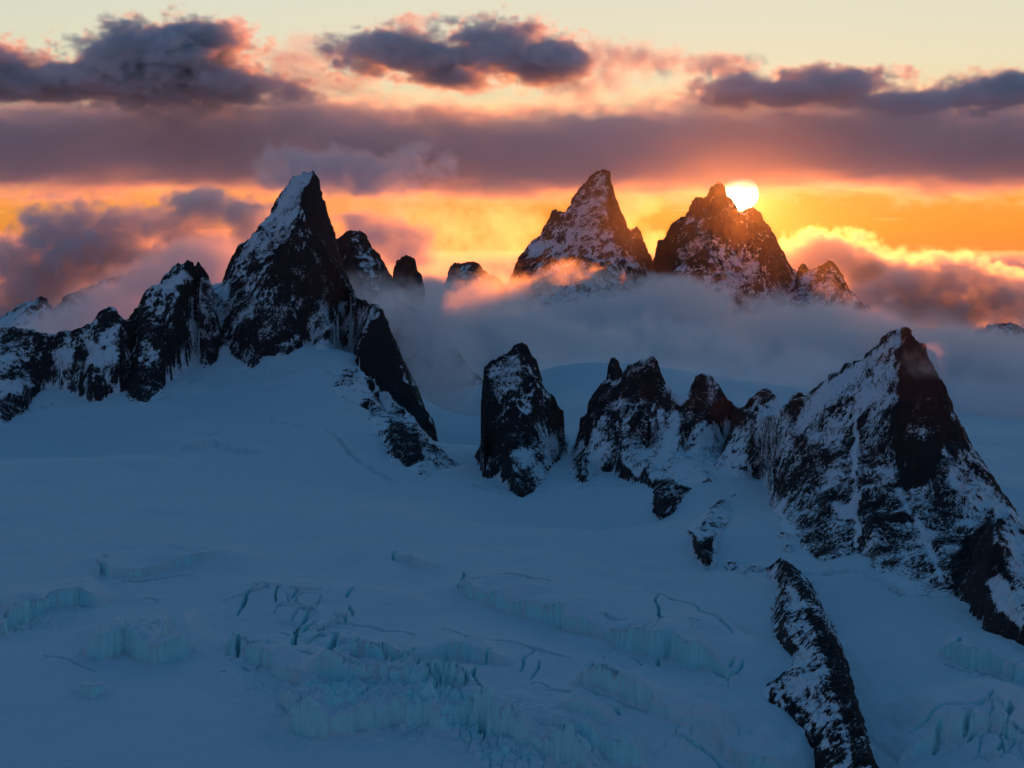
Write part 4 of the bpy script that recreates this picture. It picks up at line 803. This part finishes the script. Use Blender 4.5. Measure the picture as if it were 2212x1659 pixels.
def cloud(name, label, blobs, voxel, dens, mat, seed, noise=0.5, size=60.0, edge=0.36, asp=1.5, beta=3.7, kind=None, cat='cloud', group=None, flat=1.0, stretch=1.0, power=1.0, maxv=2.6e6):
    """blobs: (u, v, Y, ru, rv, rY[, weight]); ru and rv in picture units at that distance, rY in metres"""
    B = []
    for b in blobs:
        x, y, z = W3(b[0], b[1], b[2]); s = b[2]/F; B.append((x, y, z, b[3]*s, b[5], b[4]*s, b[6] if len(b) > 6 else 1.0))
    B = np.array(B); gr = 1.25+noise*.25
    lo = (B[:, :3]-B[:, 3:6]*gr).min(0); hi = (B[:, :3]+B[:, 3:6]*gr).max(0)
    vx = np.array([voxel, voxel*asp, voxel*flat]); res = np.ceil((hi-lo)/vx).astype(int)+1
    while res.prod() > maxv: vx = vx*1.05; res = np.ceil((hi-lo)/vx).astype(int)+1
    hi = lo+(res-1)*vx
    X = (lo[0]+np.arange(res[0])*vx[0])[:, None, None]; Y = (lo[1]+np.arange(res[1])*vx[1])[None, :, None]; Z = (lo[2]+np.arange(res[2])*vx[2])[None, None, :]
    S = np.zeros(res, np.float32)
    n = fft_noise(tuple(res), beta, seed, vx[0]/size, (stretch, vx[0]/vx[1], vx[0]/vx[2]))
    n2 = fft_noise(tuple(res), beta, seed+1, vx[0]/(size*2.5), (stretch, vx[0]/vx[1], vx[0]/vx[2]))
    acc = np.full(res, -3.0, np.float32)
    for (x, y, z, rx, ry, rz, w) in B:
        q = (1-np.sqrt((((X-x)/rx)**2+((Y-y)/ry)**2+((Z-z)/rz)**2)))*w
        m = np.maximum(acc, q); acc = (m+.08*np.log1p(np.exp(-np.abs(acc-q)/.08))).astype(np.float32)
    S = acc+noise*(.34*n+.22*n2)
    D = np.clip(S/edge, 0, 1)**power*dens
    for ax in range(3):                      # no density on the box faces
        ix = np.arange(res[ax]); w = np.clip(np.minimum(ix, res[ax]-1-ix)/3.0, 0, 1).astype(np.float32); D = D*w.reshape([-1 if a == ax else 1 for a in range(3)])
    o = volume_object(name, tuple(lo), tuple(hi), tuple(int(r) for r in res), D, mat)
    tag(o, label, cat, group, kind); print(name, res, res.prod(), vx[0].round(1))
    return o

MC = cloud_mat('cloud_vapour', g=0.55); MF = cloud_mat('fog_vapour', (1.0, 0.96, 0.97), g=0.5); MH = cloud_mat('high_vapour', (0.95, 0.96, 0.98), g=0.35); MO = cloud_mat('sunlit_vapour', (0.98, 0.98, 0.98), g=0.72)
# ---- high clouds
HY = 26000
cloud('cloud', 'big slate-grey heaped cloud at the upper left with a pink top', [(360,140,HY,150,70,1500),(430,95,HY,90,42,1200),(260,130,HY,80,45,1200),(150,175,HY,110,35,1200),(500,180,HY,110,35,1200),(350,190,HY,240,28,1300)], 58, .0075, MH, 1, noise=.85, size=900, edge=.30, stretch=1.9)
cloud('cloud', 'grey cloud cut by the left edge near the top', [(-40,150,HY,120,55,1200),(30,185,HY,80,26,1000)], 58, .007, MH, 2, noise=.85, size=900, edge=.30, stretch=1.9)
cloud('cloud', 'faint torn wisps between the two largest high clouds', [(640,130,HY,90,30,700,.6),(700,185,HY,110,26,700,.6),(740,110,HY,60,26,600,.6)], 70, .0010, MH, 3, noise=.9, size=900, edge=.30, stretch=1.9)
cloud('cloud', 'long grey cloud at the top centre with a thin orange upper rim', [(960,125,HY,190,42,1400),(1080,100,HY,110,48,1300),(860,110,HY,90,40,1200),(1150,130,HY,90,38,1200),(980,170,HY,90,20,900,.7)], 58, .0075, MH, 4, noise=.85, size=900, edge=.30, stretch=1.9)
cloud('cloud', 'broken orange-lit cloud right of the long grey one at the top', [(1290,130,HY,110,38,900,.8),(1390,125,HY,80,26,800,.8),(1250,185,HY,60,24,700,.8),(1310,165,HY,60,20,700,.8)], 70, .0016, MH, 5, noise=.85, size=1000)
cloud('cloud', 'small dark ragged cloud high above the left far peak', [(1560,138,HY,95,22,700,.8)], 65, .0024, MH, 6, noise=.75, size=900, edge=.30, stretch=1.9)
cloud('cloud', 'dark low heap of cloud above the sun, resting on the long band', [(1820,185,HY,110,38,1000),(1700,205,HY,90,22,900),(1590,195,HY,90,22,900,.8),(1900,215,HY,80,18,800),(1880,165,HY,70,18,700,.6)], 58, .006, MH, 7, noise=.9, size=800, edge=.30, stretch=1.9)
cloud('cloud', 'grey cloud with an orange left rim at the upper right edge', [(2160,200,HY,130,32,1100),(2060,215,HY,80,18,900),(2280,190,HY,120,36,1000),(1960,235,HY,70,14,800,.7)], 58, .007, MH, 8, noise=.85, size=850, edge=.30, stretch=1.9)
# ---- the long band
BY = 30000
cloud('cloud_band', 'long purple-grey band of cloud stretching right across the picture above the sun', [(u, 323-10*math.sin(u*.004), BY+600*math.sin(u*.01), 330, 78+8*math.sin(u*.013), 3500) for u in range(-700, 3100, 170)], 105, .0014, MC, 9, noise=.7, stretch=3.0, size=1000, edge=.16, cat='cloud', maxv=6e6, beta=3.6)

# ---- far clouds behind the peaks
cloud('cloud', 'heaped blue-grey cloud at the left below the orange strip of sky', [(180,520,9000,110,75,500),(250,560,9000,110,90,500),(120,590,9000,120,80,500),(60,660,9000,160,80,500),(230,480,9000,60,40,300),(300,600,9000,110,90,400),(340,490,9000,70,34,300),(430,440,9000,60,28,300),(520,455,9000,60,24,250,.9),(100,500,9000,60,40,300),(20,560,9000,90,50,400)], 22, .010, MC, 21, noise=.75, size=260)
cloud('cloud', 'ragged cloud lit salmon pink, left of the tallest near peak', [(440,440,8600,70,34,260),(390,480,8600,70,34,260),(520,470,8600,90,34,260),(430,520,8600,110,40,300),(340,560,8600,70,40,300),(540,520,8600,70,40,300)], 20, .011, MO, 22, noise=.75, size=240)
cloud('cloud', 'pink plume of cloud curling up behind the summit of the tallest near peak', [(660,350,9000,60,36,300),(640,385,9000,70,30,300),(730,370,9000,70,30,300),(790,370,9000,60,34,300),(800,400,9000,70,26,300),(900,340,9000,30,26,160,.7),(960,352,9000,24,16,120,.6),(870,365,9000,70,18,200,.7)], 22, .009, MC, 23, noise=.85, size=240)
cloud('cloud', 'grey-violet cloud right of the tallest near peak', [(830,510,8000,80,46,300),(770,480,8000,50,30,240),(870,540,8000,70,46,300),(760,550,8000,90,60,300)], 22, .008, MC, 24, noise=.6, size=240)
cloud('cloud', 'bank of glowing orange cloud between the tallest near peak and the far peaks', [(760,440,12000,110,60,500,.7),(880,470,12000,120,60,600,.8),(980,500,12000,130,46,600,.8),(1080,490,12000,110,46,600,.7),(960,560,12000,140,60,600),(1070,550,12000,90,50,600),(860,580,12000,100,60,600)], 28, .0007, MO, 25, noise=.95, size=380)
cloud('cloud', 'brilliant yellow-white cloud shining between the two far peaks', [(1385,440,14000,44,30,400,.8),(1350,470,14000,44,40,400,.8),(1400,520,14000,50,34,400,.8)], 30, .0012, MO, 26, noise=.5, size=360)
cloud('cloud', 'violet cloud with a brilliant gold crest, right of the broad far peak', [(1770,560,9500,60,56,400),(1820,560,9500,60,50,400),(1870,590,9500,70,46,400),(1740,600,9500,60,50,400),(1730,545,9500,36,26,200,.7)], 20, .014, MO, 27, noise=.7, size=260)
cloud('cloud', 'wide violet cloud bank with a glowing orange upper edge at the right', [(1960,620,9000,90,56,450),(2060,600,9000,90,50,450),(2150,640,9000,110,56,450),(2260,670,9000,130,60,450),(1900,660,9000,110,60,450),(2020,670,9000,160,60,450)], 20, .014, MO, 28, noise=.7, size=280)
cloud('cloud', 'thin brown cloud layer lying along the horizon', [(u, 570+(-22 if u < 400 else 6), 24000, 330, 42 if u < 400 else 30, 2500) for u in range(-500, 2900, 240)], 120, .0012, MC, 29, noise=.3, size=900, maxv=3e6)
# ---- fog among the peaks
cloud('cloud', 'bright orange sunlit cloud hanging in front of the far pointed peak', [(1006,658,2500,40,34,80),(1085,672,2760,60,22,90),(1130,662,3000,50,20,90),(1034,642,2590,48,42,90),(1062,630,2690,48,44,90),(1084,636,2780,48,38,90),(1104,624,2880,46,34,90),(1126,632,3050,44,28,90),(1150,630,3290,44,26,100),(1174,624,3480,38,26,110)], 5.0, .0033, MO, 31, noise=.85, size=75, edge=.36, maxv=3.5e6)
cloud('cloud', 'small thin orange cloud trailing right of the bright orange one', [(1205,602,3850,48,28,150),(1240,594,4250,48,26,180),(1276,594,4700,46,22,200),(1308,598,5150,38,18,200,.9),(1220,578,4000,28,20,90,.9)], 6.0, .0015, MO, 39, noise=.8, size=90, edge=.4, maxv=3e6)
cloud('fog_bank', 'broad lavender fog bank filling the valley below the far peaks', [(960,720,4300,120,90,500),(1080,780,4300,130,64,600),(985,655,4800,60,36,350,.9),(930,640,4600,60,40,300,.9),(1180,775,4300,130,60,600),(1290,770,4300,130,56,600),(1100,712,5700,150,50,450),(1250,700,5800,140,50,450),(1340,680,5800,80,40,400),(1370,710,5600,110,52,500),(1450,680,5400,100,56,500),(1520,680,5000,60,44,400,.9),(1400,750,4700,110,52,500),(1490,770,4300,120,60,600),(1580,800,4200,120,56,600),(1640,745,4700,90,46,450),(1700,800,4300,120,66,600),(1740,735,4900,110,60,500),(1830,745,4500,110,70,600),(1870,800,4300,110,60,500),(1180,815,3900,110,44,400,.8),(1350,815,3900,200,50,400,.8),(1650,845,3900,240,40,400,.8),(1800,690,5000,50,24,250,.8),(1640,700,4900,50,20,250,.8)], 13, .0085, MF, 32, noise=.95, size=150, edge=.30, kind='stuff', maxv=5.5e6, beta=3.9)
cloud('fog_bank', 'pale fog lying behind the big right peak at the right edge', [(1960,740,3800,90,60,400),(2060,770,3800,120,60,450),(2160,780,3800,120,64,450),(2280,790,3800,140,70,450),(2080,830,3600,160,40,400,.8)], 14, .012, MF, 33, noise=.65, size=160, edge=.7, kind='stuff')
cloud('fog_bank', 'grey fog streaming over the low left ridge', [(100,740,3900,70,40,300),(170,700,3900,90,50,300),(250,660,3900,90,56,300),(330,620,3900,90,60,300),(400,580,3900,90,56,300),(450,560,3900,80,50,300),(200,735,3800,140,50,300),(330,700,3800,120,70,300),(480,600,3900,60,60,300)], 13, .011, MF, 34, noise=.55, size=140, edge=.6, kind='stuff')
cloud('fog_bank', 'thin mist clinging to the shadowy wall right of the tallest near peak', [(900,740,3180,70,60,120,.8),(950,800,3180,80,80,130,.8),(880,820,3080,60,70,90,.6),(980,880,3150,60,70,120,.7),(860,680,3300,70,50,150,.9),(930,690,3400,80,56,200),(940,760,3200,80,60,140,.9),(990,820,3180,50,60,110,.9),(910,830,3050,50,60,80,.7)], 7, .016, MF, 35, noise=.6, size=90, edge=.8, kind='stuff')
cloud('fog_bank', 'mist wrapping the foot of the rounded peak behind the tallest near peak', [(780,640,3700,70,50,150,.9),(840,640,3700,80,40,160,.9),(800,610,3700,50,24,120,.7),(910,660,3800,70,40,200)], 8, .006, MF, 36, noise=.6, size=100, edge=.8, kind='stuff')
cloud('fog_bank', 'wisp of mist blowing off the top of the big right peak', [(1995,790,1560,34,26,40,.8),(1975,770,1560,24,16,30,.6),(2010,760,1570,20,20,30,.5)], 2.5, .008, MF, 37, noise=.6, size=30, edge=.8, kind='stuff')
cloud('fog_bank', 'torn cloud streaming right from the foot of the broad far peak', [(1460,630,5700,56,30,250),(1530,650,5700,50,26,250),(1480,660,5600,60,26,250),(1660,660,5600,40,24,200,.9),(1760,680,5600,40,24,200,.9),(1540,700,5500,70,24,250),(1600,710,5500,70,24,250),(1660,680,5600,50,24,250),(1720,700,5600,70,24,250),(1800,715,5600,70,24,250),(1870,700,5800,60,30,250),(1440,620,6000,40,20,200,.8)], 16, .0065, MF, 38, noise=.9, size=120, edge=.4, kind='stuff')
cloud('fog_bank', 'low fog lying on the snow behind the central pinnacles', [(1190,815,3350,110,30,200,.9),(1320,812,3350,130,30,220,.9),(1470,820,3300,130,32,220,.9),(1620,832,3300,120,30,220,.9),(1740,800,3300,90,40,200,.9)], 11, .0045, MF, 40, noise=.8, size=110, edge=.6, kind='stuff')


# ---------------------------------------------------------------- the air
bx = np.array([(x, y, z) for x in (-9000, 9000) for y in (-1500, 8690) for z in (-520, 760)], float)
hm = bpy.data.materials.new('evening_air'); hm.use_nodes = True; hn = hm.node_tree.nodes; hn.clear()
pv = hn.new('ShaderNodeVolumePrincipled'); ho = hn.new('ShaderNodeOutputMaterial'); hm.node_tree.links.new(pv.outputs[0], ho.inputs['Volume'])
pv.inputs['Color'].default_value = (0.92, 0.92, 0.95, 1); pv.inputs['Density'].default_value = 2.0e-6; pv.inputs['Anisotropy'].default_value = 0.94
hz = mesh_obj('haze', bx, [(0,1,3,2),(4,6,7,5),(0,4,5,1),(2,3,7,6),(0,2,6,4),(1,5,7,3)], hm, smooth=False)
tag(hz, 'thin evening haze glowing towards the sun', None, None, 'stuff')
